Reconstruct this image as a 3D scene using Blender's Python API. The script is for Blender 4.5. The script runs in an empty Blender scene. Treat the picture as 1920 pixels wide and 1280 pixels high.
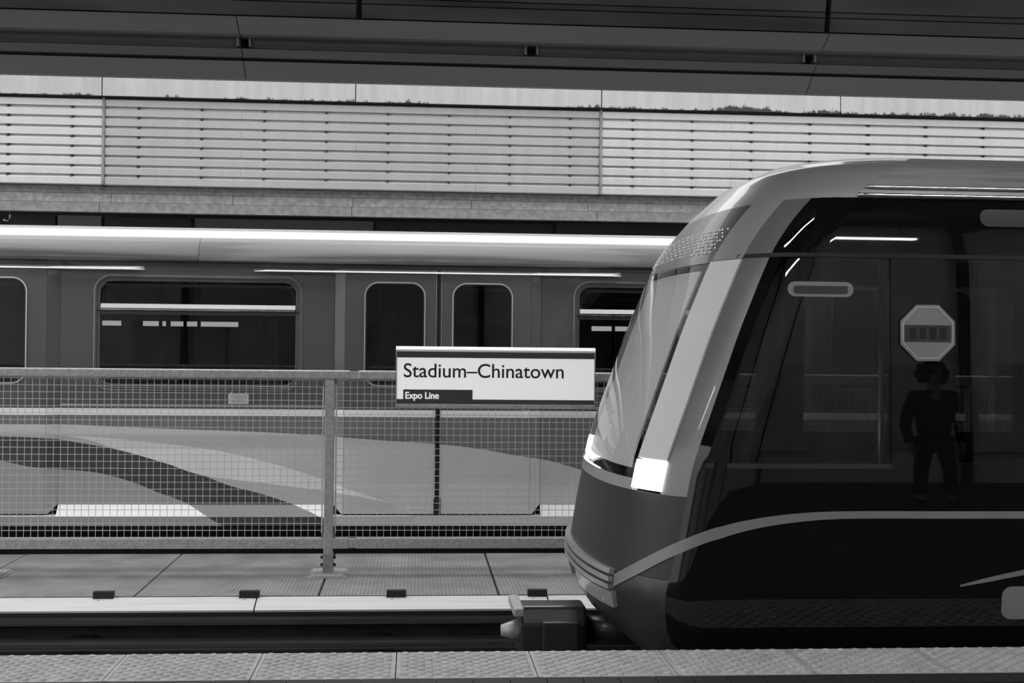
import bpy, bmesh, math, random
import numpy as np
from mathutils import Matrix, Vector

random.seed(7)
sc = bpy.context.scene
COL = sc.collection

# ------------------------------------------------------------------ camera, sky, exposure
F_PX = 2375.0
cam_d = bpy.data.cameras.new('camera')
cam = bpy.data.objects.new('camera', cam_d)
COL.objects.link(cam)
cam_d.sensor_width = 36.0
cam_d.lens = 36.0 * F_PX / 1920.0
cam_d.clip_end = 300
CAM_P = Vector((0, 0, 1.40))
CAM_R = (Matrix.Rotation(math.radians(-4.38), 3, 'Z') @
         Matrix.Rotation(math.radians(90 + 0.38), 3, 'X') @
         Matrix.Rotation(0.0100, 3, 'Z'))
cam.matrix_world = Matrix.Translation(CAM_P) @ CAM_R.to_4x4()
sc.camera = cam

world = bpy.data.worlds.new('overcast_sky')
sc.world = world
world.use_nodes = True
wn, wl = world.node_tree.nodes, world.node_tree.links
wn.clear()
w_out = wn.new('ShaderNodeOutputWorld')
w_bg = wn.new('ShaderNodeBackground')
w_tc = wn.new('ShaderNodeTexCoord')
w_sep = wn.new('ShaderNodeSeparateXYZ')
w_map = wn.new('ShaderNodeMapRange')          # overcast sky: zenith about three times the horizon
w_map.inputs['From Min'].default_value = 0.0
w_map.inputs['From Max'].default_value = 1.0
w_map.inputs['To Min'].default_value = 0.42
w_map.inputs['To Max'].default_value = 1.15
w_noise = wn.new('ShaderNodeTexNoise')
w_noise.inputs['Scale'].default_value = 2.2
w_noise.inputs['Detail'].default_value = 4
w_mul = wn.new('ShaderNodeMath'); w_mul.operation = 'MULTIPLY'
w_nr = wn.new('ShaderNodeMapRange')
w_nr.inputs['To Min'].default_value = 0.75
w_nr.inputs['To Max'].default_value = 1.25
wl.new(w_tc.outputs['Generated'], w_sep.inputs[0])
wl.new(w_sep.outputs['Z'], w_map.inputs['Value'])
wl.new(w_tc.outputs['Generated'], w_noise.inputs['Vector'])
wl.new(w_noise.outputs['Fac'], w_nr.inputs['Value'])
wl.new(w_map.outputs[0], w_mul.inputs[0])
wl.new(w_nr.outputs[0], w_mul.inputs[1])
wl.new(w_mul.outputs[0], w_bg.inputs['Color'])
w_bg.inputs['Strength'].default_value = 1.6
wl.new(w_bg.outputs[0], w_out.inputs['Surface'])

vs = sc.view_settings
vs.view_transform = 'Standard'
vs.look = 'None'
vs.gamma = 1.0
vs.use_curve_mapping = False
vs.exposure = 0.95


def at(px, py, Y):
    """world point at depth Y that the photo shows at (px, py)"""
    d = CAM_R @ Vector(((px - 960) / F_PX, -(py - 640) / F_PX, -1.0))
    return CAM_P + d * (Y / d.y)


def AX(px, Y, py=800):
    return at(px, py, Y).x


def AZ(py, Y, px=778):
    return at(px, py, Y).z


def project(p):
    q = CAM_R.transposed() @ (Vector(p) - CAM_P)
    return (960 + F_PX * q.x / -q.z, 640 - F_PX * q.y / -q.z)


# ------------------------------------------------------------------ materials
def new_mat(name):
    m = bpy.data.materials.new(name)
    m.use_nodes = True
    n, l = m.node_tree.nodes, m.node_tree.links
    b = n['Principled BSDF']
    return m, n, l, b


def mat(name, g, rough=0.6, metal=0.0, amp=0.15, scale=6.0, stretch=(1, 1, 1), bump=0.0, bscale=60.0, coat=0.0, spec=0.5):
    """grey procedural material: noise-mottled value and roughness, optional fine relief"""
    m, n, l, b = new_mat(name)
    tc = n.new('ShaderNodeTexCoord')
    mp = n.new('ShaderNodeMapping')
    mp.inputs['Scale'].default_value = stretch
    l.new(tc.outputs['Object'], mp.inputs['Vector'])
    ns = n.new('ShaderNodeTexNoise')
    ns.inputs['Scale'].default_value = scale
    ns.inputs['Detail'].default_value = 6
    l.new(mp.outputs[0], ns.inputs['Vector'])
    mr = n.new('ShaderNodeMapRange')
    mr.inputs['From Min'].default_value = 0.25
    mr.inputs['From Max'].default_value = 0.75
    mr.inputs['To Min'].default_value = g * (1 - amp)
    mr.inputs['To Max'].default_value = g * (1 + amp)
    l.new(ns.outputs['Fac'], mr.inputs['Value'])
    cc = n.new('ShaderNodeCombineColor')
    for i in range(3):
        l.new(mr.outputs[0], cc.inputs[i])
    l.new(cc.outputs[0], b.inputs['Base Color'])
    b.inputs['Roughness'].default_value = rough
    b.inputs['Metallic'].default_value = metal
    b.inputs['Specular IOR Level'].default_value = spec
    b.inputs['Coat Weight'].default_value = coat
    b.inputs['Coat Roughness'].default_value = 0.03
    if bump > 0:
        n2 = n.new('ShaderNodeTexNoise')
        n2.inputs['Scale'].default_value = bscale
        n2.inputs['Detail'].default_value = 4
        l.new(mp.outputs[0], n2.inputs['Vector'])
        bp = n.new('ShaderNodeBump')
        bp.inputs['Strength'].default_value = bump
        bp.inputs['Distance'].default_value = 0.01
        l.new(n2.outputs['Fac'], bp.inputs['Height'])
        l.new(bp.outputs[0], b.inputs['Normal'])
    return m


def glass(name, tint, ior=1.5, rough=0.0):
    m = bpy.data.materials.new(name)
    m.use_nodes = True
    n, l = m.node_tree.nodes, m.node_tree.links
    n.clear()
    o = n.new('ShaderNodeOutputMaterial')
    tr = n.new('ShaderNodeBsdfTransparent')
    tr.inputs['Color'].default_value = (tint, tint, tint, 1)
    gl = n.new('ShaderNodeBsdfGlossy')
    gl.inputs['Roughness'].default_value = rough
    gl.inputs['Color'].default_value = (0.95, 0.95, 0.95, 1)
    fr = n.new('ShaderNodeFresnel')
    fr.inputs['IOR'].default_value = ior
    mx = n.new('ShaderNodeMixShader')
    l.new(fr.outputs[0], mx.inputs['Fac'])
    l.new(tr.outputs[0], mx.inputs[1])
    l.new(gl.outputs[0], mx.inputs[2])
    l.new(mx.outputs[0], o.inputs['Surface'])
    return m


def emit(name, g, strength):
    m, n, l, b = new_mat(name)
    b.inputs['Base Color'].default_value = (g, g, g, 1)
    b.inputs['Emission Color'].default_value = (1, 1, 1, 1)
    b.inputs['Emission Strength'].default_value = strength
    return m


M = dict(
    galv=mat('galvanised_steel', 0.42, 0.48, 0.35, 0.28, 45, bump=0.15, bscale=90),
    wire=mat('galvanised_wire', 0.68, 0.45, 0.4, 0.1, 20),
    alum=mat('brushed_aluminium', 0.62, 0.32, 0.85, 0.08, 3, (0.3, 8, 8)),
    chrome=mat('polished_trim', 0.75, 0.15, 1.0, 0.05, 5),
    white=mat('white_enamel', 0.82, 0.3, 0, 0.02, 4),
    sign_glow=emit('sign_face_added_glow', 0.85, 0.20),  # emission added to brighten the white sign face and line name
    signgrey=mat('sign_band_grey', 0.055, 0.4, 0, 0.04, 6),
    signink=mat('sign_black_lettering', 0.012, 0.5, 0, 0.02, 6),
    black=mat('matt_black', 0.006, 0.7, 0, 0.2, 8),
    rubber=mat('black_rubber', 0.009, 0.55, 0, 0.2, 12),
    gloss=mat('black_gloss_paint', 0.005, 0.02, 0, 0.15, 3, spec=0.45),
    satin=mat('dark_grey_paint', 0.03, 0.35, 0, 0.1, 4, coat=0.2),
    mask=mat('nose_mask_paint', 0.02, 0.4, 0, 0.1, 4, spec=0.35),
    cove=mat('cove_panel_metal', 0.13, 0.28, 0.3, 0.25, 1.2, (0.35, 5, 5)),
    winframe=mat('window_frame_paint', 0.085, 0.25, 0.1, 0.1, 4, coat=0.3),
    silver=mat('silver_paint', 0.42, 0.28, 0.35, 0.06, 3, coat=0.5),
    pillar=mat('light_silver_paint', 0.66, 0.5, 0.0, 0.05, 3),
    cowl=mat('mid_grey_cowl_paint', 0.16, 0.35, 0.2, 0.08, 3, coat=0.2),
    stripe=mat('grey_stripe_vinyl', 0.22, 0.35, 0, 0.05, 4),
    conc=mat('dark_track_concrete', 0.05, 0.9, 0, 0.35, 3, bump=0.3, bscale=20),
    rail=mat('rail_steel', 0.09, 0.45, 0.6, 0.3, 5, (0.3, 5, 5)),
    prail=mat('power_rail_cap', 0.075, 0.5, 0.1, 0.3, 4, (0.4, 6, 12)),
    cover=mat('pale_fibreglass_cover', 0.62, 0.45, 0, 0.1, 5, (0.35, 7, 7)),
    clip=mat('dark_bracket', 0.012, 0.6, 0, 0.2, 10),
    bolt=mat('bolt_steel', 0.25, 0.5, 0.6, 0.2, 30),
    paver=mat('dark_paver', 0.02, 0.7, 0, 0.25, 14, bump=0.2),
    platform=mat('platform_concrete', 0.13, 0.85, 0, 0.25, 5, bump=0.2),
    fascia=mat('canopy_fascia_paint', 0.19, 0.5, 0, 0.08, 1.5, (0.4, 3, 3)),
    fascia2=mat('canopy_trim_paint', 0.14, 0.5, 0, 0.1, 1.5, (0.4, 3, 3)),
    louvre=mat('canopy_louvre', 0.10, 0.5, 0.1, 0.1, 4),
    board=mat('dark_soffit_board', 0.045, 0.55, 0, 0.8, 1.3, (0.7, 2, 4), bump=0.15, bscale=14),
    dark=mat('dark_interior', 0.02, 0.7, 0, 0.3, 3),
    inner=mat('train_lining', 0.10, 0.6, 0, 0.15, 3),
    seat=mat('seat_fabric', 0.035, 0.8, 0, 0.2, 20),
    roofmetal=mat('train_roof_metal', 0.60, 0.30, 0.25, 0.08, 2, (0.3, 6, 6)),
    roofgrey=mat('train_roof_grey', 0.30, 0.45, 0.2, 0.35, 3, (0.5, 6, 6)),
    ledge=mat('weathered_ledge', 0.30, 0.7, 0.1, 0.35, 18, bump=0.2),
    ledge2=mat('weathered_ledge_lower', 0.22, 0.7, 0.1, 0.3, 14, bump=0.2),
    soffit=mat('ledge_underside', 0.16, 0.7, 0, 0.15, 6),
    joint=mat('joint_strip', 0.18, 0.6, 0.2, 0.35, 12),
    skin=mat('skin', 0.25, 0.6, 0, 0.05, 8),
    cloth=mat('dark_clothing', 0.012, 0.9, 0, 0.2, 30),
    hair=mat('dark_hair', 0.008, 0.8, 0, 0.3, 50, bump=0.6, bscale=60),
    backwall=mat('back_wall_tile', 0.75, 0.6, 0, 0.2, 2),
    poster=mat('poster_panel', 0.6, 0.5, 0, 0.4, 1.4),
    tglass=glass('tinted_train_glass', 0.38),
    nglass=glass('dark_train_glass', 0.30, 1.55),
    wglass=glass('windscreen_glass', 0.80, 1.18),
    lampglow=emit('fill_lamp_diffuser', 0.9, 38.0),  # added lamp row that brightens the sign, fence and tiles
    fill_glow2=emit('dim_fill_lamp_diffuser', 0.9, 20.0),  # second added row, there to light the back wall
    headlamp=emit('headlamp_lens', 0.9, 2.2),
    led=emit('led_dots', 0.6, 0.12),
    reflection_glow=emit('lamp_reflection_glow', 0.9, 1.2),  # glow standing in for platform lamps mirrored in the far train's glass
)


def tactile_material():
    m, n, l, b = new_mat('tactile_tile')
    tc = n.new('ShaderNodeTexCoord')
    ns = n.new('ShaderNodeTexNoise'); ns.inputs['Scale'].default_value = 9; ns.inputs['Detail'].default_value = 8
    geo = n.new('ShaderNodeNewGeometry')
    l.new(geo.outputs['Position'], ns.inputs['Vector'])
    cr = n.new('ShaderNodeValToRGB')
    cr.color_ramp.elements[0].position = 0.3; cr.color_ramp.elements[0].color = (0.42, 0.42, 0.42, 1)
    cr.color_ramp.elements[1].position = 0.7; cr.color_ramp.elements[1].color = (0.56, 0.56, 0.56, 1)
    l.new(ns.outputs['Fac'], cr.inputs['Fac'])
    l.new(cr.outputs[0], b.inputs['Base Color'])
    b.inputs['Roughness'].default_value = 0.5
    return m


def walkway_material():
    m, n, l, b = new_mat('ribbed_walkway')
    geo = n.new('ShaderNodeNewGeometry')
    sep = n.new('ShaderNodeSeparateXYZ'); l.new(geo.outputs['Position'], sep.inputs[0])
    ns = n.new('ShaderNodeTexNoise'); ns.inputs['Scale'].default_value = 3.5; ns.inputs['Detail'].default_value = 8
    l.new(geo.outputs['Position'], ns.inputs['Vector'])
    cr = n.new('ShaderNodeValToRGB')
    cr.color_ramp.elements[0].position = 0.3; cr.color_ramp.elements[0].color = (0.19, 0.19, 0.19, 1)
    cr.color_ramp.elements[1].position = 0.7; cr.color_ramp.elements[1].color = (0.29, 0.29, 0.29, 1)
    l.new(ns.outputs['Fac'], cr.inputs['Fac'])
    # pale specks
    vo = n.new('ShaderNodeTexVoronoi'); vo.inputs['Scale'].default_value = 7.0
    l.new(geo.outputs['Position'], vo.inputs['Vector'])
    lt = n.new('ShaderNodeMath'); lt.operation = 'LESS_THAN'; lt.inputs[1].default_value = 0.055
    l.new(vo.outputs['Distance'], lt.inputs[0])
    mx = n.new('ShaderNodeMix'); mx.data_type = 'RGBA'
    l.new(lt.outputs[0], mx.inputs['Factor'])
    l.new(cr.outputs[0], mx.inputs['A'])
    mx.inputs['B'].default_value = (0.5, 0.5, 0.5, 1)
    # ribs across the walkway
    wv = n.new('ShaderNodeMath'); wv.operation = 'MULTIPLY'; wv.inputs[1].default_value = 2 * math.pi / 0.0265
    l.new(sep.outputs['X'], wv.inputs[0])
    sn = n.new('ShaderNodeMath'); sn.operation = 'SINE'; l.new(wv.outputs[0], sn.inputs[0])
    mr = n.new('ShaderNodeMapRange')
    mr.inputs['From Min'].default_value = 0.2; mr.inputs['From Max'].default_value = 1
    mr.inputs['To Min'].default_value = 0.92; mr.inputs['To Max'].default_value = 1.28
    l.new(sn.outputs[0], mr.inputs['Value'])
    # oily dirt line running under the fence
    dr = n.new('ShaderNodeMath'); dr.operation = 'SUBTRACT'; dr.inputs[1].default_value = 9.66
    l.new(sep.outputs['Y'], dr.inputs[0])
    ab = n.new('ShaderNodeMath'); ab.operation = 'ABSOLUTE'; l.new(dr.outputs[0], ab.inputs[0])
    d2 = n.new('ShaderNodeMapRange'); d2.inputs['From Min'].default_value = 0.02; d2.inputs['From Max'].default_value = 0.16
    d2.inputs['To Min'].default_value = 0.62; d2.inputs['To Max'].default_value = 1.0
    l.new(ab.outputs[0], d2.inputs['Value'])
    m1 = n.new('ShaderNodeMath'); m1.operation = 'MULTIPLY'
    l.new(mr.outputs[0], m1.inputs[0]); l.new(d2.outputs[0], m1.inputs[1])
    vm = n.new('ShaderNodeVectorMath'); vm.operation = 'SCALE'
    l.new(mx.outputs['Result'], vm.inputs[0]); l.new(m1.outputs[0], vm.inputs['Scale'])
    l.new(vm.outputs[0], b.inputs['Base Color'])
    bp = n.new('ShaderNodeBump'); bp.inputs['Strength'].default_value = 0.5; bp.inputs['Distance'].default_value = 0.004
    l.new(sn.outputs[0], bp.inputs['Height']); l.new(bp.outputs[0], b.inputs['Normal'])
    b.inputs['Roughness'].default_value = 0.55
    return m


def cladding_material(name, g, grime):
    """weathered aluminium sheet with vertical streaks and dark grime creeping up from the lower edge"""
    m, n, l, b = new_mat(name)
    geo = n.new('ShaderNodeNewGeometry')
    mp = n.new('ShaderNodeMapping'); mp.inputs['Scale'].default_value = (6, 1, 0.6)
    l.new(geo.outputs['Position'], mp.inputs['Vector'])
    ns = n.new('ShaderNodeTexNoise'); ns.inputs['Scale'].default_value = 1.6; ns.inputs['Detail'].default_value = 7
    l.new(mp.outputs[0], ns.inputs['Vector'])
    n3 = n.new('ShaderNodeTexNoise'); n3.inputs['Scale'].default_value = 0.55; n3.inputs['Detail'].default_value = 3
    l.new(geo.outputs['Position'], n3.inputs['Vector'])
    ad = n.new('ShaderNodeMath'); ad.operation = 'ADD'
    l.new(ns.outputs['Fac'], ad.inputs[0]); l.new(n3.outputs['Fac'], ad.inputs[1])
    mr = n.new('ShaderNodeMapRange')
    mr.inputs['From Min'].default_value = 0.7; mr.inputs['From Max'].default_value = 1.3
    amp = 0.14 if grime else 0.07
    mr.inputs['To Min'].default_value = g * (1 - amp); mr.inputs['To Max'].default_value = g * (1 + amp)
    l.new(ad.outputs[0], mr.inputs['Value'])
    cc = n.new('ShaderNodeCombineColor')
    for i in range(3):
        l.new(mr.outputs[0], cc.inputs[i])
    col = cc.outputs[0]
    if grime:
        sep = n.new('ShaderNodeSeparateXYZ'); l.new(geo.outputs['Position'], sep.inputs[0])
        z0, z1 = grime
        hz = n.new('ShaderNodeMapRange')
        hz.inputs['From Min'].default_value = z0; hz.inputs['From Max'].default_value = z1
        hz.inputs['To Min'].default_value = 0.80; hz.inputs['To Max'].default_value = 0.42
        l.new(sep.outputs['Z'], hz.inputs['Value'])
        # worse at the right-hand sheets
        hx = n.new('ShaderNodeMapRange')
        hx.inputs['From Min'].default_value = 2.0; hx.inputs['From Max'].default_value = 5.0
        hx.inputs['To Min'].default_value = 0.0; hx.inputs['To Max'].default_value = 0.12
        l.new(sep.outputs['X'], hx.inputs['Value'])
        mp2 = n.new('ShaderNodeMapping'); mp2.inputs['Scale'].default_value = (1.0, 1, 0.5)
        l.new(geo.outputs['Position'], mp2.inputs['Vector'])
        n4 = n.new('ShaderNodeTexNoise'); n4.inputs['Scale'].default_value = 15; n4.inputs['Detail'].default_value = 9
        n4.inputs['Roughness'].default_value = 0.72
        l.new(mp2.outputs[0], n4.inputs['Vector'])
        s1 = n.new('ShaderNodeMath'); s1.operation = 'ADD'; l.new(hz.outputs[0], s1.inputs[0]); l.new(n4.outputs['Fac'], s1.inputs[1])
        s2 = n.new('ShaderNodeMath'); s2.operation = 'ADD'; l.new(s1.outputs[0], s2.inputs[0]); l.new(hx.outputs[0], s2.inputs[1])
        n5 = n.new('ShaderNodeTexNoise'); n5.inputs['Scale'].default_value = 1.1; n5.inputs['Detail'].default_value = 3
        l.new(geo.outputs['Position'], n5.inputs['Vector'])
        s3 = n.new('ShaderNodeMath'); s3.operation = 'MULTIPLY_ADD'; s3.inputs[1].default_value = 0.9
        l.new(n5.outputs['Fac'], s3.inputs[0]); l.new(s2.outputs[0], s3.inputs[2])
        th = n.new('ShaderNodeMapRange'); th.inputs['From Min'].default_value = 1.70; th.inputs['From Max'].default_value = 1.80
        l.new(s3.outputs[0], th.inputs['Value'])
        mx = n.new('ShaderNodeMix'); mx.data_type = 'RGBA'
        l.new(th.outputs[0], mx.inputs['Factor']); l.new(col, mx.inputs['A'])
        mx.inputs['B'].default_value = (0.025, 0.025, 0.025, 1)
        col = mx.outputs['Result']
    l.new(col, b.inputs['Base Color'])
    b.inputs['Roughness'].default_value = 0.38
    b.inputs['Metallic'].default_value = 0.35
    return m


# ------------------------------------------------------------------ mesh helpers
class MB:
    def __init__(s):
        s.v = []; s.f = []

    def quad(s, a, b, c, d):
        i = len(s.v); s.v += [tuple(a), tuple(b), tuple(c), tuple(d)]; s.f.append((i, i + 1, i + 2, i + 3))

    def box(s, x0, x1, y0, y1, z0, z1):
        i = len(s.v)
        s.v += [(x, y, z) for x in (x0, x1) for y in (y0, y1) for z in (z0, z1)]
        for q in ((0, 1, 3, 2), (4, 6, 7, 5), (0, 4, 5, 1), (2, 3, 7, 6), (0, 2, 6, 4), (1, 5, 7, 3)):
            s.f.append(tuple(i + k for k in q))
        return s

    def prism(s, prof, x0, x1):
        """closed profile of (y, z) extruded along x"""
        i = len(s.v); n = len(prof)
        s.v += [(x0, y, z) for y, z in prof] + [(x1, y, z) for y, z in prof]
        for k in range(n):
            j = (k + 1) % n
            s.f.append((i + k, i + j, i + n + j, i + n + k))
        s.f.append(tuple(i + k for k in range(n))[::-1])
        s.f.append(tuple(i + n + k for k in range(n)))
        return s

    def sheet(s, prof, x0, x1, t=0.012):
        """open profile of (y, z) turned into a thin sheet, extruded along x"""
        P = [Vector((0, y, z)) for y, z in prof]
        off = []
        for k in range(len(P)):
            a = P[max(k - 1, 0)]; b = P[min(k + 1, len(P) - 1)]
            d = (b - a).normalized()
            off.append(P[k] + Vector((0, -d.z, d.y)) * t)
        return s.prism([(p.y, p.z) for p in P] + [(p.y, p.z) for p in reversed(off)], x0, x1)

    def tube(s, pts, r, n=8, cap=True):
        pts = [Vector(p) for p in pts]
        base = len(s.v)
        for k, p in enumerate(pts):
            a = pts[max(k - 1, 0)]; b = pts[min(k + 1, len(pts) - 1)]
            d = (b - a).normalized()
            up = Vector((0, 0, 1)) if abs(d.z) < 0.9 else Vector((1, 0, 0))
            e1 = d.cross(up).normalized(); e2 = d.cross(e1)
            rr = r[k] if isinstance(r, (list, tuple)) else r
            for q in range(n):
                t = 2 * math.pi * q / n
                s.v.append(tuple(p + e1 * (rr * math.cos(t)) + e2 * (rr * math.sin(t))))
        for k in range(len(pts) - 1):
            for q in range(n):
                a = base + k * n + q; b = base + k * n + (q + 1) % n
                s.f.append((a, b, b + n, a + n))
        if cap:
            s.f.append(tuple(base + q for q in range(n))[::-1])
            s.f.append(tuple(base + (len(pts) - 1) * n + q for q in range(n)))
        return s

    def mesh(s, name, m, smooth=False):
        me = bpy.data.meshes.new(name)
        me.from_pydata(s.v, [], s.f)
        me.update()
        bm = bmesh.new(); bm.from_mesh(me)
        bmesh.ops.recalc_face_normals(bm, faces=bm.faces)
        bm.to_mesh(me); bm.free()
        if smooth:
            me.polygons.foreach_set('use_smooth', [True] * len(me.polygons))
        me.materials.append(M[m] if isinstance(m, str) else m)
        return me

    def build(s, name, m, parent=None, smooth=False, bevel=0):
        o = link(name, s.mesh(name, m, smooth), parent)
        if bevel:
            b = o.modifiers.new('bevel', 'BEVEL'); b.width = bevel; b.segments = 2; b.limit_method = 'ANGLE'
        return o


def link(name, me, parent=None):
    o = bpy.data.objects.new(name, me)
    COL.objects.link(o)
    if parent:
        par(o, parent)
    return o


def par(o, parent):
    o.parent = parent
    o.matrix_parent_inverse = Matrix.Translation(-WORLD[parent.name]) if parent.name in WORLD else Matrix.Identity(4)


WORLD = {}


def thing(name, loc, label=None, cat=None, group=None, kind=None):
    o = bpy.data.objects.new(name, None)
    o.empty_display_size = 0.2
    o.location = loc
    COL.objects.link(o)
    WORLD[o.name] = Vector(loc)
    tag(o, label, cat, group, kind)
    return o


def tag(o, label=None, cat=None, group=None, kind=None):
    if label: o['label'] = label
    if cat: o['category'] = cat
    if group: o['group'] = group
    if kind: o['kind'] = kind
    return o


def rr(x0, x1, z0, z1, r, n=8):
    if isinstance(r, (int, float)):
        r = (r, r, r, r)          # bl, br, tr, tl
    pts = []
    for (cx, cz, a0, q) in ((x0, z0, 180, 0), (x1, z0, 270, 1), (x1, z1, 0, 2), (x0, z1, 90, 3)):
        R = r[q]
        if R <= 0:
            pts.append((cx, cz)); continue
        ox = cx + (R if q in (0, 3) else -R); oz = cz + (R if q in (0, 1) else -R)
        for k in range(n + 1):
            t = math.radians(a0 + 90 * k / n)
            pts.append((ox + R * math.cos(t), oz + R * math.sin(t)))
    return pts


def curve_mesh(cu, name):
    ob = bpy.data.objects.new('tmp', cu)
    COL.objects.link(ob)
    dg = bpy.context.evaluated_depsgraph_get()
    dg.update()
    me = bpy.data.meshes.new_from_object(ob.evaluated_get(dg))
    me.name = name
    bpy.data.objects.remove(ob)
    return me


def plate(name, outer, holes, yfront, t, m, parent=None, bevel=0.0):
    """flat plate in the x-z plane, front face at yfront (towards the platform), thickness t, with holes"""
    cu = bpy.data.curves.new(name, 'CURVE')
    cu.dimensions = '2D'; cu.fill_mode = 'BOTH'
    cu.extrude = t / 2 - bevel
    cu.bevel_depth = bevel; cu.bevel_resolution = 1
    cu.offset = -bevel
    for loop in [outer] + holes:
        sp = cu.splines.new('POLY')
        sp.points.add(len(loop) - 1)
        for p, (x, z) in zip(sp.points, loop):
            p.co = (x, z, 0, 1)
        sp.use_cyclic_u = True
    me = curve_mesh(cu, name)
    me.transform(Matrix(((1, 0, 0, 0), (0, 0, -1, yfront + t / 2), (0, 1, 0, 0), (0, 0, 0, 1))))
    me.materials.clear()
    me.materials.append(M[m] if isinstance(m, str) else m)
    return link(name, me, parent)


def lettering(name, body, x0, x1, zbase, capz, yfront, m, parent, bold=0.0, depth=0.002, fat=0.0):
    """text as flat raised lettering, stretched to run from x0 to x1 with its capitals from zbase to capz"""
    cu = bpy.data.curves.new(name, 'FONT')
    cu.body = body
    cu.size = 1.0; cu.extrude = 0.5; cu.offset = bold
    me = curve_mesh(cu, name)
    co = np.zeros(len(me.vertices) * 3); me.vertices.foreach_get('co', co); co = co.reshape(-1, 3)
    if fat:                                  # heavier stroke: the same outline laid down again a little to either side
        bm = bmesh.new()
        for q, (dx, dy) in enumerate(((-fat, 0), (fat, 0), (0, fat * 0.6), (0, -fat * 0.6), (0, 0))):
            n0 = len(bm.verts); bm.from_mesh(me); bm.verts.ensure_lookup_table()
            for v in list(bm.verts)[n0:]: v.co.x += dx; v.co.y += dy; v.co.z += 0.2 * q
        bm.to_mesh(me); bm.free(); me.update()
        co = np.zeros(len(me.vertices) * 3); me.vertices.foreach_get('co', co); co = co.reshape(-1, 3)
    cap = 0.70
    sx = (x1 - x0) / (co[:, 0].max() - co[:, 0].min()); sz = (capz - zbase) / cap
    new = np.stack([x0 + (co[:, 0] - co[:, 0].min()) * sx, yfront - co[:, 2] * depth, zbase + co[:, 1] * sz], 1)
    me.vertices.foreach_set('co', new.ravel()); me.update()
    me.materials.clear(); me.materials.append(M[m])
    return link(name, me, parent)


# ------------------------------------------------------------------ the setting
XL, XR = -13.0, 15.0
EDGE = 5.87
# ---- platform
plat = thing('platform', (0, 3, 0), kind='structure')
MB().box(XL, XR, -4.0, EDGE - 0.03, -1.2, -0.03).build('slab', 'platform', plat)
MB().box(XL, XR, -4.0, 5.235, -0.03, 0.0).build('paving', 'paver', plat)
tm = tactile_material()
TW, TD = 0.61, 0.465


def tactile_mesh():
    b = MB()
    g = 0.0025
    x0, x1, y0, y1 = g, TW - g, g, TD - g
    b.box(x0, x1, y0, y1, -0.03, 0.0)
    # raised smooth border
    b.box(x0, x0 + 0.016, y0, y1, 0.0, 0.003); b.box(x1 - 0.016, x1, y0, y1, 0.0, 0.003)
    b.box(x0 + 0.016, x1 - 0.016, y1 - 0.012, y1, 0.0, 0.003)
    nx = 16
    px = (TW - 0.044) / nx
    # thin raised grid lines between the domes
    for i in range(1, nx):
        x = 0.022 + px * i
        b.box(x - 0.0016, x + 0.0016, y0 + 0.01, y1 - 0.013, 0.0, 0.0016)
    ny = int((TD - 0.02) / px)
    for i in range(nx):
        for j in range(ny):
            if (i + j) % 2: continue
            cx = 0.022 + px * (i + 0.5); cy = TD - 0.016 - px * (j + 0.5)
            R, h = 0.0195, 0.0100
            base = len(b.v); n = 10
            for (r, z) in ((R, 0), (R * 0.92, h * 0.55), (R * 0.66, h)):
                for q in range(n):
                    t = 2 * math.pi * q / n
                    b.v.append((cx + r * math.cos(t), cy + r * math.sin(t), z))
            for k in range(2):
                for q in range(n):
                    a = base + k * n + q; c = base + k * n + (q + 1) % n
                    b.f.append((a, c, c + n, a + n))
            b.f.append(tuple(base + 2 * n + q for q in range(n)))
    me = bpy.data.meshes.new('tactile_tile'); me.from_pydata(b.v, [], b.f); me.update()
    bm = bmesh.new(); bm.from_mesh(me); bmesh.ops.recalc_face_normals(bm, faces=bm.faces); bm.to_mesh(me); bm.free()
    me.materials.append(tm)
    return me


tme = tactile_mesh()
TX0 = AX(744, EDGE, 1222)
for k in range(-9, 14):
    o = link('tactile_tile', tme, plat)
    o.location = (TX0 + TW * k, EDGE - TD, random.uniform(-0.0012, 0.0))
pv = MB().box(0.002, 0.154, 0.002, 0.154, -0.03, 0.002).mesh('paver', 'paver')
for k in range(-30, 44):
    o = link('paver', pv, plat)
    o.location = (AX(1360, 5.39, 1276) + 0.156 * k, EDGE - TD - 0.158, 0)

# ---- guideway bed, walls of the trench
bed = MB().box(XL, XR, EDGE - 0.03, 8.62, -1.25, -0.98).build('floor', 'conc'); tag(bed, kind='structure')
bed2 = MB().box(XL, XR, 10.36, 13.4, -1.25, -0.98).build('floor', 'conc'); tag(bed2, kind='structure')

# ---- central walkway: panels on a support wall
WZ = -0.27
walk = thing('walkway', (0, 9.5, -0.98), kind='structure')
MB().box(XL, XR, 8.66, 8.86, -1.25, WZ - 0.055).build('support_wall', 'conc', walk)
MB().box(XL, XR, 10.14, 10.34, -1.25, WZ - 0.055).build('support_wall', 'conc', walk)
MB().box(XL, XR, 8.86, 10.14, -1.25, -0.9).build('duct_floor', 'black', walk)
wm = walkway_material()
PX0 = AX(597, 8.64, 1113)
PW = 1.222
pme = MB().box(0.007, PW - 0.007, 8.645, 10.40, -0.035, 0).mesh('panel', wm)
for k in range(-8, 10):
    o = link('panel', pme, walk)
    o.location = (PX0 + PW * k, 0, WZ + random.uniform(-0.003, 0))
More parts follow.
